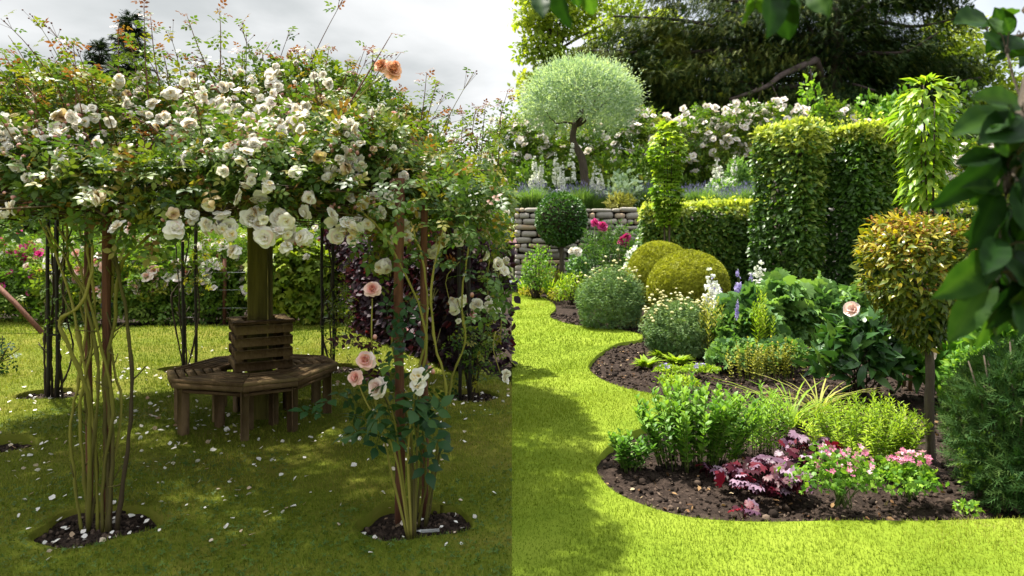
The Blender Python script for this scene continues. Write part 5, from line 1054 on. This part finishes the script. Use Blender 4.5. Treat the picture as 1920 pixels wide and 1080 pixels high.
# ---- climber on a pole, columnar tree
def column(name, label, cat, px, yb, yt, wpx, d_, mat, T, n, lsz, ybare, tb=.55, nst=3, leafd=-.3):
    b = A([(px-CXP)/FP*d_, d_, 0]); o = thing(name, label, cat, b); zt = CH+(HZ-yt)/FP*d_; zb = CH+(HZ-ybare)/FP*d_; R = size(wpx, d_)/2
    for k in range(nst):
        mb = MB(); a = 6.28*k/nst; tube(mb, spline([[b[0]+.04*math.cos(a), b[1]+.04*math.sin(a), -.1], [b[0]+.07*math.cos(a+1), b[1]+.07*math.sin(a+1), zt*.5], [b[0]+.10*math.cos(a+2), b[1], zt-.1*k-.05]], 12), np.linspace(.022, .008, 12), 6); obj1(mb, 'stem', 'bark', o, True)
    mb = MB(); z = RNG.uniform(zb, zt, n); a = RNG.uniform(0, 6.283, n); f = (z-zb)/(zt-zb); q = R*(.55+.5*RNG.random(n))*(.62+.5*f**.6)*(1+.25*np.sin(z*7+b[0]))*np.clip((1.04-f)*7, .3, 1); P = np.stack([b[0]+q*np.cos(a)*.75, b[1]+q*np.sin(a)*.75, z], 1)
    dd = np.stack([np.cos(a), np.sin(a), leafd+.25*RNG.normal(size=n)+.9*(f > .95)], 1); scatter(mb, T, P, unit(dd+.3*rdir(n)), A([0, 0, 1])+.5*np.stack([np.cos(a), np.sin(a), 0*a], 1)+.3*rdir(n), lsz*RNG.uniform(.7, 1.25, n), np.clip(tb+.2*RNG.normal(size=n)+.25*(f > .8), 0, 1)); obj1(mb, 'foliage', mat, o); return o
column('climber', 'leafy green climber up a thin pole in front of the low hedge', 'climber', 1252, 0, 236, 62, 13.9, 'climber_leaf', T_lobe5, 620, .16, 420)
column('columnar_tree', 'narrow columnar young tree with big drooping bright leaves right of the hedge blocks', 'tree', 1738, 0, 152, 108, 8.4, 'climber_leaf', T_ovlong, 620, .20, 385, leafd=-.55)
mb = MB()

# ---- topiary
bt = thing('ball_tree', 'clipped dark green box ball on a short trunk before the stone wall', 'topiary', A([(1053-CXP)/FP*18.6, 18.6, 0])); c = P3(1052, 411, 18.6); mb = MB()
P, d = mound(mb, c, (.70, .70, .72), 5200, T_oval, .085, 501, tb=.42, ts=.2, low=-1, amp=.02, shell=.05, up=.1, jit=.4); obj1(mb, 'crown', 'box_leaf', bt); mb = MB(); V, F = L_ball(20, 12); mb.add(V*.62+c, F); obj1(mb, 'branches', 'dark_cane', bt, True)
mb = MB(); tube(mb, [[c[0], c[1], -.1], [c[0]+.02, c[1], 1.0], [c[0], c[1], c[2]-.4]], [.075, .065, .06], 9); obj1(mb, 'trunk', 'bark', bt, True)
for px, cy_, rx, rz_, d_, lab_ in ((1240, 522, 64, 70, 13.3, 'taller golden yew ball behind the other, grown into a rounded drum'), (1289, 541, 75, 72, 12.2, 'front golden green clipped yew ball overlapping its neighbour')):
    c = P3(px, cy_, d_); s = d_/1250; o = thing('topiary_ball', lab_, 'topiary', (c[0], c[1], 0), 'golden yew balls'); R = A([rx*s, rx*s, rz_*s]); mb = MB()
    P, d = mound(mb, c, R, 17000, T_tuft5, .030, 510+px, tb=.45, ts=.22, low=-.9, amp=.025, shell=.03, up=.2, jit=.4, nup=.2, f=3); obj1(mb, 'crown', 'yew_leaf', o); mb = MB(); V, F = L_ball(24, 14); mb.add(V*R*.955+c, F); obj1(mb, 'branches', 'yew_leaf', o, True); mb = MB(); tube(mb, [[c[0], c[1], -.1], [c[0], c[1], c[2]-R[2]*.8]], .08, 8); obj1(mb, 'trunk', 'bark', o)

# ---- standard tree at the front right
sb = G(1746, 858); d_ = sb[1]; sd = thing('standard_tree', 'lollipop tree with flat topped bronze and green head on a slim trunk', 'tree', sb); mb = MB(); tube(mb, spline([sb+A([0, 0, -.1]), P3(1742, 760, d_), P3(1744, 690, d_), P3(1735, 600, d_), P3(1728, 540, d_)], 14), np.linspace(.034, .026, 14)*(1+.05*np.sin(np.arange(14)*2.2)), 10); obj1(mb, 'trunk', 'bark', sd, True)
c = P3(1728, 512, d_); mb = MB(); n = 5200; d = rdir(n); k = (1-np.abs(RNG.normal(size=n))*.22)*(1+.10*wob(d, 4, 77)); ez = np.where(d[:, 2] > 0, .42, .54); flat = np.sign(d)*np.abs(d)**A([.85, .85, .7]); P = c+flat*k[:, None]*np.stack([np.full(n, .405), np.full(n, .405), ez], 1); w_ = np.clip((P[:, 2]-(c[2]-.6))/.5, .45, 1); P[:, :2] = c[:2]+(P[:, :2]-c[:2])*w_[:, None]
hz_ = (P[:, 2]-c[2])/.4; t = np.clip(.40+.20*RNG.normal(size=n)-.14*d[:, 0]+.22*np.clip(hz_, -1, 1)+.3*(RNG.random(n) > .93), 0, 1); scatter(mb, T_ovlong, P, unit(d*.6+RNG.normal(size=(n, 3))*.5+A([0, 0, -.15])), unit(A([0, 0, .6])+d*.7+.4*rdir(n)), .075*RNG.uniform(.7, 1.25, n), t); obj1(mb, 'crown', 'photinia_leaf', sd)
mb = MB(); top = P[(hz_ > .35) & (d[:, 2] > .2)]; i = RNG.integers(0, len(top), 130); q = np.repeat(top[i], 22, 0)+RNG.normal(size=(130*22, 3))*A([.030, .030, .018])+A([0, 0, .03]); scatter(mb, L_tuft(3, .3), q, rdir(len(q)), A([0, 0, 1])+.5*rdir(len(q)), .012); side_ = P[(hz_ > -.4) & (hz_ < .4) & (d[:, 1] < .2) & (d[:, 0] < .3)]; i = RNG.integers(0, len(side_), 26); q = np.repeat(side_[i], 14, 0)+RNG.normal(size=(26*14, 3))*.025+unit(side_[i]-c).repeat(14, 0)*.03; scatter(mb, L_tuft(3, .3), q, rdir(len(q)), A([0, 0, 1])+.5*rdir(len(q)), .011); obj1(mb, 'blossoms', 'photinia_bloom', sd)
mb = MB()
for i in range(16): limb(mb, P3(1730, 560, d_), P[int(RNG.integers(n))]*.8+c*.2, .012, .004, 0, 6, jit=.02)
obj1(mb, 'limbs', 'bark', sd, True)

# ---- border planting, from the far end to the near
bush('shrub', 'light green small leaved bush below the dark clipped ball', 'shrub', 1006, 560, 66, 468, 'foliage', 'fresh_leaf', T_oval, 1200, .075, tb=.75, amp=.2)
bush('shrub', 'yellow green bush at the foot of the stone wall by the ball trunk', 'shrub', 1040, 552, 60, 506, 'foliage', 'gold_leaf', T_oval, 900, .075, tb=.35, amp=.2)
grass_clump('day_lily', 'arching clump of light green strap leaves at the far end of the bed', 'day lily', 1032, 555, 66, 52, 'lime_leaf', 130, .04, .6); grass_clump('day_lily', 'small pale clump of strap leaves by the lawn at the far left', 'day lily', 985, 552, 50, 40, 'lime_leaf', 80, .04, .6)
o, b, P, d, h, rx = bush('flower_clump', 'low yellow flowering cushion on the edge of the lawn at the far end', 'flower clump', 993, 556, 40, 538, 'foliage', 'gold_leaf', T_oval, 300, .06, tb=.8)
o, b, P, d, h, rx = bush('flower_clump', 'dark low plant with blue violet flowers beside the far lawn edge', 'flower clump', 972, 549, 36, 520, 'foliage', 'fresh_leaf', T_oval, 260, .08, tb=.3); flowers_on(o, P, d, 26, T_flower, 'violet_flower', .055)
bush('shrub', 'pale yellow green cushion between the strap leaves and the grey mound', 'shrub', 1072, 572, 70, 512, 'foliage', 'lime_leaf', T_oval, 800, .065, tb=.5, amp=.2); bush('shrub', 'tawny low cushion in front of the strap leaves', 'shrub', 1048, 566, 44, 540, 'foliage', 'gold_leaf', T_oval, 350, .055, tb=.3)
o, b, P, d, h, rx = bush('peony', 'leafy green peony with magenta double flowers right of the dark ball', 'peony', 1140, 562, 118, 432, 'foliage', 'peony_leaf', T_pinn, 620, .34, tb=.75, ts=.25, amp=.15, low=-.7)
for px, py, r in ((1115, 418, .13), (1129, 425, .15), (1167, 452, .14), (1175, 446, .13), (1203, 438, .13), (1172, 456, .12)): bloom(o, magenta_roses[int(RNG.integers(2))], P3(px, py, b[1]-.25), unit(A([0, -1, .6])+RNG.normal(size=3)*.3), r)
mb = MB()
for px, py in ((1115, 420), (1129, 427), (1170, 455), (1203, 440)): tube(mb, [P3(px, py, b[1]-.25), b+A([RNG.normal()*.2, 0, .4])], .012, 4)
obj1(mb, 'stalks', 'stem', o)
o, b, P, d, h, rx = bush('white_rose', 'dark leaved bush with one big white bloom by the ball trunk', 'rose bush', 1084, 566, 44, 478, 'foliage', 'blue_leaf', T_oval, 500, .11, tb=.3); bloom(o, white_roses[1], P3(1081, 472, b[1]-.3), (0, -1, .6), .14); bloom(o, white_roses[3], P3(1072, 470, b[1]-.3), (-.4, -1, .6), .10)
o, b, P, d, h, rx = bush('white_rose', 'low white flowering plant against the left side of the rear yew ball', 'flower clump', 1188, 590, 40, 470, 'foliage', 'fresh_leaf', T_oval, 400, .09, tb=.5); flowers_on(o, P, d, 22, T_flower, 'white_flower', .09, lo=.7)
def santolina(px, yb, wpx, yt, n, label, nb, seed):
    b = G(px, yb); s = b[1]/1250; h = (yb-yt)*s; rx = wpx*.5*s; o = thing('cushion_shrub', label, 'cushion shrub', b, 'grey green cushion shrubs'); mb = MB(); P, d = mound(mb, (b[0], b[1], h*.36), (rx, rx*.85, h*.58), n, T_tuft5, .028*b[1]/9.4, seed, tb=.5, ts=.22, low=-.7, amp=.12, shell=.20, up=.6, jit=.5)
    m = 900; d3 = rdir(m); d3 = d3[d3[:, 2] > -.1]; m = len(d3); p0 = A([b[0], b[1], h*.3]); p = p0+d3*A([rx*.8, rx*.7, h*.5]); q = (p[:, None]+unit(d3*.7+A([0, 0, .7])+.2*rdir(m))[:, None]*(np.linspace(0, 1, 5)*h*.22)[None, :, None]).reshape(-1, 3); scatter(mb, T_tuft5, q, rdir(len(q), .4), A([0, 0, 1])+.4*rdir(len(q)), .020*b[1]/9.4, np.clip(.6+.2*RNG.normal(size=len(q)), 0, 1)); obj1(mb, 'foliage', 'grey_green', o)
    ms = MB(); mf = MB(); top = P[(d[:, 2] > .25)]; i = RNG.integers(0, len(top), nb); tips = []
    for p in top[i]:
        e = p+A([(p[0]-b[0])*.16+RNG.normal()*.02, RNG.normal()*.02, h*RNG.uniform(.10, .30)]); tube(ms, [p-A([0, 0, .08]), (p+e)/2+A([.01, 0, 0]), e], .0035*b[1]/9.4, 3, .7, cap=False); tips.append(e)
    tips = A(tips); scatter(mf, xf(L_ball(8, 4)), tips, rdir(nb, .3), A([0, 0, 1])+.3*rdir(nb), np.stack([np.full(nb, .022), np.full(nb, .022), np.full(nb, .012)], 1)*b[1]/9.4*RNG.uniform(.7, 1.3, (nb, 1))); obj1(ms, 'stalks', 'stem', o); obj1(mf, 'blossoms', 'cream_flower', o); mb = MB(); stems_to(mb, b, P, .008, 24); obj1(mb, 'stems', 'dark_cane', o)
santolina(1146, 612, 122, 498, 5200, 'grey green feathery cushion left of the golden yew balls', 60, 601); santolina(1274, 662, 148, 560, 7500, 'grey green feathery cushion covered in cream button flowers before the yew balls', 150, 602)
bush('shrub', 'small bright yellow green plant at the foot of the left feathery cushion', 'shrub', 1164, 610, 56, 580, 'foliage', 'lime_leaf', T_oval, 420, .055, tb=.5); bush('shrub', 'small golden plant with apricot leaves on the lawn edge between the feathery cushions', 'shrub', 1192, 612, 34, 594, 'foliage', 'gold_leaf', T_oval, 260, .05, tb=.85)
b = G(1118, 607); mb = MB(); V, F = L_ball(12, 8); V = V*(1+.12*wob(V, 2, 5))[:, None]; mb.add(V*A([.13, .11, .10])+A([b[0], b[1], .02]), F); tag(obj1(mb, 'stone', 'stone', None, True), 'single rounded stone at the soil edge below the left feathery cushion', 'stone')
# blue green poppies, white and violet flowers, tall pale stems in the middle
for px, yb, w_, yt, lab_, tb in ((1392, 668, 130, 560, 'broad blue green leafy plant right of the cream flowered cushion', .5), (1460, 660, 120, 540, 'tall jagged leaved plant under the left hedge block', .6), (1530, 655, 100, 545, 'light green jagged plant below the gap between the hedge blocks', .65), (1580, 640, 90, 548, 'leafy green plant in front of the right hedge block', .55)):
    bush('poppy_plant', lab_, 'leafy plant', px, yb, w_, yt, 'foliage', 'blue_leaf', T_lobe7, 560, .19, 'leafy plants in the middle of the bed', tb=tb, amp=.2, low=-.5, jit=.5)
for px, yb, yt, n, lab_ in ((1332, 650, 500, 1, 'stout white bellflower spire rising before the front yew ball'), (1342, 655, 540, 1, 'shorter white bellflower spire at the right side of the yew ball'), (1440, 640, 490, 2, 'white bellflower spires just under the left hedge block'), (1428, 650, 520, 2, 'lower white bellflowers left of the white spires by the hedge')):
    spires('bellflower', lab_, 'bellflower', px, yb, yt, 'white_flower', T_bell, 26, .105, group='white bellflowers', frac=.42, stems=n, r=.007, base_leaf=.14)
for px, yb, yt, lab_ in ((1365, 650, 520, 'violet blue bellflowers beside the white ones by the yew ball'), (1398, 645, 505, 'taller violet bellflowers between the yew ball and hedge'), (1418, 655, 535, 'pale violet flower stems over the blue green leaves')):
    spires('violet_bellflower', lab_, 'bellflower', px, yb, yt, 'violet_flower', T_flower, 18, .072, group='violet bellflowers', frac=.40, stems=4, spread=.14, r=.006, base_leaf=.16)
spires('columbine', 'dark stem with small blue flowers rising from the blue green leaves', 'flower', 1383, 690, 560, 'violet_flower', T_flower, 16, .04, frac=.3, stems=1, r=.006)
clump('tall_herb', 'slender yellow green upright stems right of the cream flowered cushion', 'herb', 1330, 672, 40, 130, 'straw', T_lance, 12, .10, 14, tb=.5, rise=1.4); clump('tall_herb', 'tall slender pale green plant in the middle of the bed', 'herb', 1430, 682, 46, 135, 'lime_leaf', T_lance, 14, .10, 14, tb=.5, rise=1.3); clump('tall_herb', 'small yellow budded stems in front of the blue green leaves', 'herb', 1406, 708, 90, 70, 'gold_leaf', T_oval, 26, .05, 12, tb=.3); clump('tall_herb', 'yellow budded stems just left of the dark peony', 'herb', 1470, 705, 80, 75, 'gold_leaf', T_oval, 22, .05, 12, tb=.25)
bush('leafy_plant', 'grey green divided leaves on the soil behind the low violets', 'leafy plant', 1460, 690, 100, 640, 'foliage', 'blue_leaf', T_lobe5, 420, .085, tb=.5); bush('leafy_plant', 'grey green divided leaves right under the tall pale herb', 'leafy plant', 1370, 690, 110, 640, 'foliage', 'blue_leaf', T_lobe5, 380, .085, tb=.6)
bush('leafy_plant', 'small bright leafy plant on bare soil right below the cream flowered cushion', 'leafy plant', 1296, 664, 42, 632, 'foliage', 'fresh_leaf', T_lobe5, 120, .09, tb=.7)
for px, yb, w_, lab_ in ((1242, 668, 58, 'low rosette of bright leaves nearest the cream flowered cushion'), (1270, 678, 48, 'low rosette of bright leaves behind the violets, right of its neighbour'), (1212, 684, 40, 'leftmost small rosette of leaves on the bare soil')):
    b = G(px, yb); o = thing('leaf_rosette', lab_, 'leafy plant', b, 'leaf rosettes on the bare soil'); mb = MB(); n = 70; a = RNG.uniform(0, 6.283, n); R = size(w_, b[1])*.5; q = RNG.random(n)*R*.6; P = np.stack([b[0]+q*np.cos(a), b[1]+q*np.sin(a)*.8, np.full(n, -.03)], 1); scatter(mb, T_ovlong, P, np.stack([np.cos(a), np.sin(a), RNG.uniform(.4, 1.6, n)], 1), -np.stack([np.cos(a), np.sin(a), -.8+0*a], 1), RNG.uniform(.12, .20, n), np.clip(.55+.2*RNG.normal(size=n), 0, 1)); obj1(mb, 'leaves', 'lime_leaf', o)
for px, yb, w_, yt, lab_ in ((1258, 704, 60, 686, 'low golden green mat with violet flowers, the left one'), (1318, 702, 66, 684, 'low golden green mat with violet flowers, the right one'), (1272, 730, 92, 706, 'wide golden green mat on the soil near the lawn edge')):
    o, b, P, d, h, rx = bush('oregano', lab_, 'ground cover', px, yb, w_, yt, 'foliage', 'lime_leaf', T_oval, 620, .036, 'golden green mats', tb=.45, depth=.7, low=-.1); 
    if w_ < 80: flowers_on(o, P, d, 7, T_flower, 'violet_flower', .028, lo=.6)
# dark peony with the pink flower
o, b, P, d, h, rx = bush('peony', 'dark glossy peony bush with one pale pink flower', 'peony', 1612, 742, 165, 592, 'foliage', 'peony_leaf', T_ovlong, 520, .21, tb=.45, ts=.25, amp=.14, low=-.5, up=.5); P2 = P[d[:, 2] > .1]; mb = MB(); i = RNG.integers(0, len(P2), 90); scatter(mb, T_ovlong, P2[i], unit(rdir(90, .5)+A([0, 0, .6])), A([0, 0, 1])+.4*rdir(90), .2, np.clip(.55+.25*RNG.normal(size=90), 0, 1)); obj1(mb, 'upper_leaves', 'peony_leaf', o)
pk = rose_mesh('pink_peony', M['blush_rose'], [(6, 1.0, .7, 62, .3, 0, .3, .95), (4, .8, .6, 40, .4, -.1, .2, .8)], 90); bloom(o, pk, P3(1600, 582, b[1]-.3), (-.75, -.55, .4), .095)
o, b, P, d, h, rx = bush('peony', 'peony leaves with pink flowers half hidden behind the slim trunk', 'peony', 1745, 742, 70, 650, 'foliage', 'fresh_leaf', T_ovlong, 160, .26, tb=.4, low=-.2, up=.8); bloom(o, pk, P3(1738, 650, b[1]-.3), (-.3, -1, .4), .085); bloom(o, pk, P3(1741, 664, b[1]-.3), (.2, -1, .2), .075)
o, b, P, d, h, rx = bush('peony', 'tall peony with pale flowers at the right edge behind the juniper', 'peony', 1905, 740, 130, 590, 'foliage', 'fresh_leaf', T_ovlong, 420, .26, tb=.45, low=-.3, up=.8); bloom(o, pk, P3(1918, 600, b[1]-.2), (-.3, -1, .5), .10); bloom(o, pk, P3(1900, 650, b[1]-.2), (-.3, -1, .5), .07)
bush('shrub', 'leafy green shrub between the slim trunk and the juniper', 'shrub', 1835, 770, 120, 640, 'foliage', 'fresh_leaf', T_oval, 1300, .06, tb=.45, amp=.22); bush('shrub', 'pale mixed foliage behind the head of the lollipop tree', 'shrub', 1860, 690, 200, 580, 'foliage', 'blue_leaf', T_oval, 1500, .085, tb=.55, amp=.22)
bush('shrub', 'mid green shrub filling the bed behind the dark peony', 'shrub', 1680, 640, 120, 540, 'foliage', 'fresh_leaf', T_oval, 1200, .08, tb=.4, amp=.2)
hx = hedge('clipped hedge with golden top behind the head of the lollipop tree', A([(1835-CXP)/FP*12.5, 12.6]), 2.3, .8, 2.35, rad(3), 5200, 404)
for px, py, h_, lab_ in ((1706, 722, .42, 'short wooden stake in the soil right of the dark peony'), (1694, 718, .3, 'shorter weathered stake beside the wooden stake')):
    b = G(px, py); o = thing('garden_stake', lab_, 'stake', b); mb = MB(); tube(mb, [[b[0], b[1], -.1], [b[0]+.02, b[1], h_]], .022, 6); obj1(mb, 'shaft', 'bench_wood', o); mb = MB(); tube(mb, [[b[0]+.02, b[1], h_+.001], [b[0]+.021, b[1], h_+.02]], [.024, .017], 6); obj1(mb, 'cap', 'stake', o)
# front row
clump('sedum', 'big clump of upright stems with fleshy bright green leaves at the front of the bed', 'sedum', 1302, 862, 190, 148, 'fresh_leaf', T_oval, 70, .085, 13, tb=.58, ts=.22, lean=.5, rise=.7, tipt=.12, r=.005); clump('sedum', 'small low clump of fleshy green leaves leaning over the lawn edge', 'sedum', 1182, 872, 80, 62, 'fresh_leaf', T_oval, 20, .075, 9, tb=.40, lean=.9, rise=.6)
clump('tall_herb', 'thin reddish stems with light leaves between the sedum and the strap leaves', 'herb', 1425, 842, 120, 118, 'fresh_leaf', T_lance, 34, .075, 13, tb=.8, lean=.3, r=.003); 
grass_clump('day_lily', 'clump of arching yellow green strap leaves left of the lime coloured clump', 'day lily', 1485, 790, 130, 100, 'lime_leaf', 60, .020, 1.25, tb=.35); grass_clump('day_lily', 'smaller tawny clump of strap leaves in front of the dark peony', 'day lily', 1535, 772, 100, 88, 'straw', 46, .018, 1.2, tb=.3)
clump('phlox', 'lime green clump of leafy upright stems left of the slim trunk', 'phlox', 1618, 862, 200, 122, 'lime_leaf', T_lance, 110, .062, 15, tb=.5, lean=.45, rise=.5, r=.003); clump('phlox', 'small lime green stems close beside the slim trunk', 'phlox', 1690, 866, 60, 70, 'lime_leaf', T_lance, 16, .055, 12, tb=.55, lean=.4)
def heuchera(px, yb, wpx, n, label, tall=.16):
    b = G(px, yb); s = b[1]/1250; R = wpx*.5*s; o = thing('coral_bells', label, 'coral bells', b, 'purple leaved coral bells'); mw = MB(); mp_ = MB(); ms = MB()
    for k in range(n):
        a = RNG.uniform(0, 6.283); q = math.sqrt(RNG.random())*R; p = A([b[0]+q*math.cos(a), b[1]+q*.62*math.sin(a), tall*(1-.6*(q/R)**2)*RNG.uniform(.55, 1.1)]); dv = unit(A([math.cos(a), math.sin(a)-.3, -.1+.3*RNG.normal()])); nn = unit(A([0, -.35, 1])+.45*RNG.normal(size=3)); up_ = RNG.random() < .42
        scatter(mp_ if up_ else mw, T_lobe7, p[None], dv[None], nn[None], RNG.uniform(.055, .092), None); tube(ms, [A([b[0]+q*.3*math.cos(a), b[1]+q*.3*math.sin(a), -.04]), p], .0022, 3, .3, cap=False)
    obj1(mw, 'leaves', 'wine_leaf', o); obj1(mp_, 'silvery_leaves', 'silver_purple', o); obj1(ms, 'stalks', 'wine_leaf', o); return o
heuchera(1432, 912, 150, 130, 'wide clump of crimson and silvery purple leaves at the front of the bed'); heuchera(1515, 868, 110, 60, 'crimson leaved clump just behind the pink geraniums', .2); heuchera(1326, 884, 30, 7, 'tiny seedling with silvery pink leaves alone on the dark soil', .07); heuchera(1394, 960, 34, 9, 'small silvery purple plant closest to the front lawn edge', .05)
for px, yb, w_, yt, lab_, n in ((1575, 948, 150, 842, 'loose pink geranium with pink flowers left of the slim trunk', 64), (1704, 935, 130, 858, 'compact pink geranium at the foot of the slim trunk', 60)):
    o, b, P, d, h, rx = bush('geranium', lab_, 'geranium', px, yb, w_, yt, 'foliage', 'fresh_leaf', T_lobe5, 620, .032, 'pink geraniums', tb=.62, amp=.3, shell=.5, low=-.3, stem='stem'); flowers_on(o, P, d, n, T_flower, 'pink_flower', .021, lo=.45 if px < 1600 else .7, lift=.025)
bush('herb', 'small fresh green seedling on the soil near the right lawn edge', 'herb', 1812, 965, 44, 940, 'foliage', 'fresh_leaf', T_oval, 90, .03, tb=.8); bush('shrub', 'light fine leaved growth at the left foot of the juniper', 'shrub', 1848, 935, 90, 800, 'foliage', 'fresh_leaf', T_oval, 1500, .030, tb=.75, amp=.25, shell=.4)
# juniper
jb = G(1905, 948); ju = thing('juniper', 'bushy dark green juniper filling the lower right corner of the bed', 'juniper', jb); mb = MB(); s = jb[1]/1250; c = P3(1896, 795, jb[1]+.15); P, d = mound(mb, c, (98*s, 98*s, 150*s), 5200, xf(T_spray, s=1), .085, 701, tb=.5, ts=.24, low=-.95, amp=.16, shell=.25, up=.55, jit=.5, f=3)
P, d = mound(mb, P3(1906, 900, jb[1]), (68*s, 64*s, 70*s), 1800, T_spray, .08, 702, tb=.4, ts=.22, low=-.7, amp=.2, shell=.3, up=.3); obj1(mb, 'foliage', 'juniper', ju); mb = MB(); stems_to(mb, jb, P, .012, 20); stems_to(mb, jb, mound_pts(c, (.35, .35, .5), 60, 3)[0], .014, 30); obj1(mb, 'stems', 'bark', ju)

# ---- the tree whose branches hang in from above and from the right
tb_ = A([3.3, .6, 0]); ot = thing('overhanging_tree', 'large dark green leaves of a tree hanging in from above and at the right', 'tree', tb_); mb = MB(); tube(mb, spline([(3.3, .6, -.2), (3.25, .65, 1.5), (3.15, .75, 3.2), (3.1, .8, 5.0)], 12), np.linspace(.17, .07, 12), 10); obj1(mb, 'trunk', 'bark', ot, True)
ml = MB(); mt = MB()
hang = spline([(3.18, .72, 2.9), (2.5, 1.2, 2.75), P3(2080, 10, 1.7), P3(1960, 90, 1.6), P3(1915, 230, 1.5), P3(1880, 400, 1.45), P3(1850, 560, 1.45)], 24); tube(mt, hang, np.linspace(.035, .004, 24), 6)
hi = spline([(3.12, .78, 3.6), (2.3, 1.3, 2.95), (1.4, 1.5, 2.5), P3(1500, -60, 1.5), P3(1300, -50, 1.5), P3(1060, -60, 1.4)], 24); tube(mt, hi, np.linspace(.04, .006, 24), 6)
sprig = spline([(3.16, .75, 3.1), (2.4, 1.5, 2.8), P3(1990, -40, 2.1), P3(1930, 60, 2.1), P3(1850, 70, 2.1)], 16); tube(mt, sprig, np.linspace(.025, .004, 16), 6)
sprig2 = spline([P3(1940, 240, 1.7), P3(1906, 165, 1.75), P3(1888, 100, 1.8)], 6); tube(mt, sprig2, .0035, 5); 
def big(px, py, tx, ty, d_, tint, wid=.5, from_=None, roll=0):
    """one broad leaf from its foot to its tip, with a stalk from the twig"""
    a = P3(px, py, d_); e = P3(tx, ty, d_+RNG.uniform(-.08, .08)); v = e-a; L = np.linalg.norm(v); T = L_oval(wid*1.0, .05, -.10); T = big_T
    nn = unit(A([RNG.normal()*.5+roll, -1, .5+RNG.normal()*.4])); scatter(ml, (T[0]*A([wid, 1, 1]), T[1]), a[None], v[None], nn[None], L, A([tint]))
    ml.T[-1] = np.clip(np.repeat(ml.T[-1][:1], len(T[0]))+vein, 0, 1)
    if from_ is not None:
        k = from_[np.argmin(((from_-a)**2).sum(1))]; tube(mt, spline([k, (k+a)/2+A([0, 0, .02]), a], 5), .002, 4, .5, cap=False)
def big_leaf():
    V = []; F = []; n = 9; prof = [0, .27, .42, .49, .5, .46, .37, .22, 0]
    for i in range(n):
        t = i/(n-1); z = -.16*t*t
        for u in (-1, -.5, 0, .5, 1): V.append([u*prof[i]*(1+.05*((i+int(u*2)) % 2)), t, z+.09*abs(u)*math.sin(math.pi*t)-.03*math.cos(t*18)*abs(u)])
    for i in range(n-1):
        for j in range(4): b = i*5+j; F.append([b, b+1, b+6, b+5])
    return A(V), [A(F)]
big_T = big_leaf()
vein = np.tile(A([0, -.05, .22, -.05, 0]), 9)+np.repeat(.07*np.cos(np.arange(9)*3.14), 5)*np.tile(A([1, 1, 0, 1, 1]), 9)
for q in ((1008, -10, 1018, 25, .4), (1045, -30, 1062, 62, .15), (1100, -20, 1112, 32, .85), (1075, -20, 1085, 10, .5), (1408, -15, 1398, 48, .8), (1440, -30, 1455, 60, .35), (1462, -25, 1478, 80, .12), (1490, -20, 1500, 52, .75), (1430, -10, 1425, 30, .9), (1520, -25, 1548, 22, .7), (1545, -20, 1560, 36, .9), (1480, -10, 1440, 20, .2)): big(*q[:4], 1.45, q[4], .52, hi)
for q in ((1890, 70, 1870, 18, .45), (1868, 95, 1862, 28, .5), (1905, 70, 1925, 120, .4), (1880, 60, 1850, 98, .35), (1858, 40, 1800, 30, .55), (1850, 55, 1800, 12, .45), (1895, 30, 1890, 8, .9), (1870, 75, 1862, 52, .8)): big(*q[:4], 2.1, q[4], .6, sprig)
for q in ((1890, 102, 1850, 52, .40), (1885, 100, 1915, 62, .35), (1888, 100, 1866, 112, .3), (1895, 110, 1930, 88, .25), (1893, 60, 1888, 34, .5), (1870, 62, 1882, 30, .85)): big(*q[:4], 1.8, q[4], .75, sprig2)
for q in ((1912, 215, 1795, 235, .60, .6), (1915, 200, 1840, 172, .7, .5), (1935, 230, 1850, 250, .25, .6), (1925, 255, 1905, 340, .12, .6), (1900, 250, 1855, 330, .2, .5), (1880, 285, 1755, 395, .15, .42), (1875, 290, 1800, 300, .2, .5), (1890, 330, 1840, 270, .3, .45), (1900, 330, 1930, 430, .1, .6), (1885, 360, 1810, 345, .55, .5), (1870, 350, 1830, 470, .35, .5), (1895, 380, 1870, 480, .1, .6), (1905, 400, 1925, 510, .15, .6),
          (1875, 420, 1800, 450, .2, .5), (1880, 430, 1835, 540, .5, .45), (1890, 450, 1885, 560, .12, .6), (1870, 470, 1770, 560, .62, .5), (1860, 480, 1830, 420, .3, .5), (1880, 500, 1920, 600, .1, .6), (1865, 520, 1780, 640, .65, .45), (1855, 540, 1848, 668, .6, .45), (1870, 530, 1890, 640, .15, .55), (1860, 560, 1800, 560, .25, .5), (1900, 470, 1960, 520, .1, .6), (1910, 300, 1970, 350, .15, .6), (1905, 520, 1950, 620, .1, .6), (1890, 400, 1850, 400, .3, .5), (1900, 290, 1870, 240, .4, .5), (1915, 350, 1890, 300, .2, .5), (1895, 545, 1870, 600, .15, .55)): big(q[0], q[1], q[2], q[3], 1.45, q[4], q[5]*.86, hang)
for k in range(30):
    i_ = int(RNG.integers(12, 24)); px_, py_ = RNG.uniform(1870, 1960), RNG.uniform(180, 560); big(px_, py_, px_+RNG.normal()*40-15, py_+RNG.uniform(50, 105), RNG.uniform(1.35, 1.6), RNG.uniform(.05, .6), .45, hang)
obj1(mt, 'branch', 'bark', ot, True); obj1(ml, 'leaves', 'walnut_leaf', ot, True)
# crown of that tree overhead, out of the picture
mb = MB(); cs = [A([3.2, .3, 4.6]), A([2.2, .6, 4.2]), A([4.2, .2, 4.4]), A([3.3, -.8, 4.5])]; crown_clumps(mb, cs, [1.0, .8, .9, .9], 900, T_oval, .15, .35, .2); obj1(mb, 'crown', 'walnut_leaf', ot)
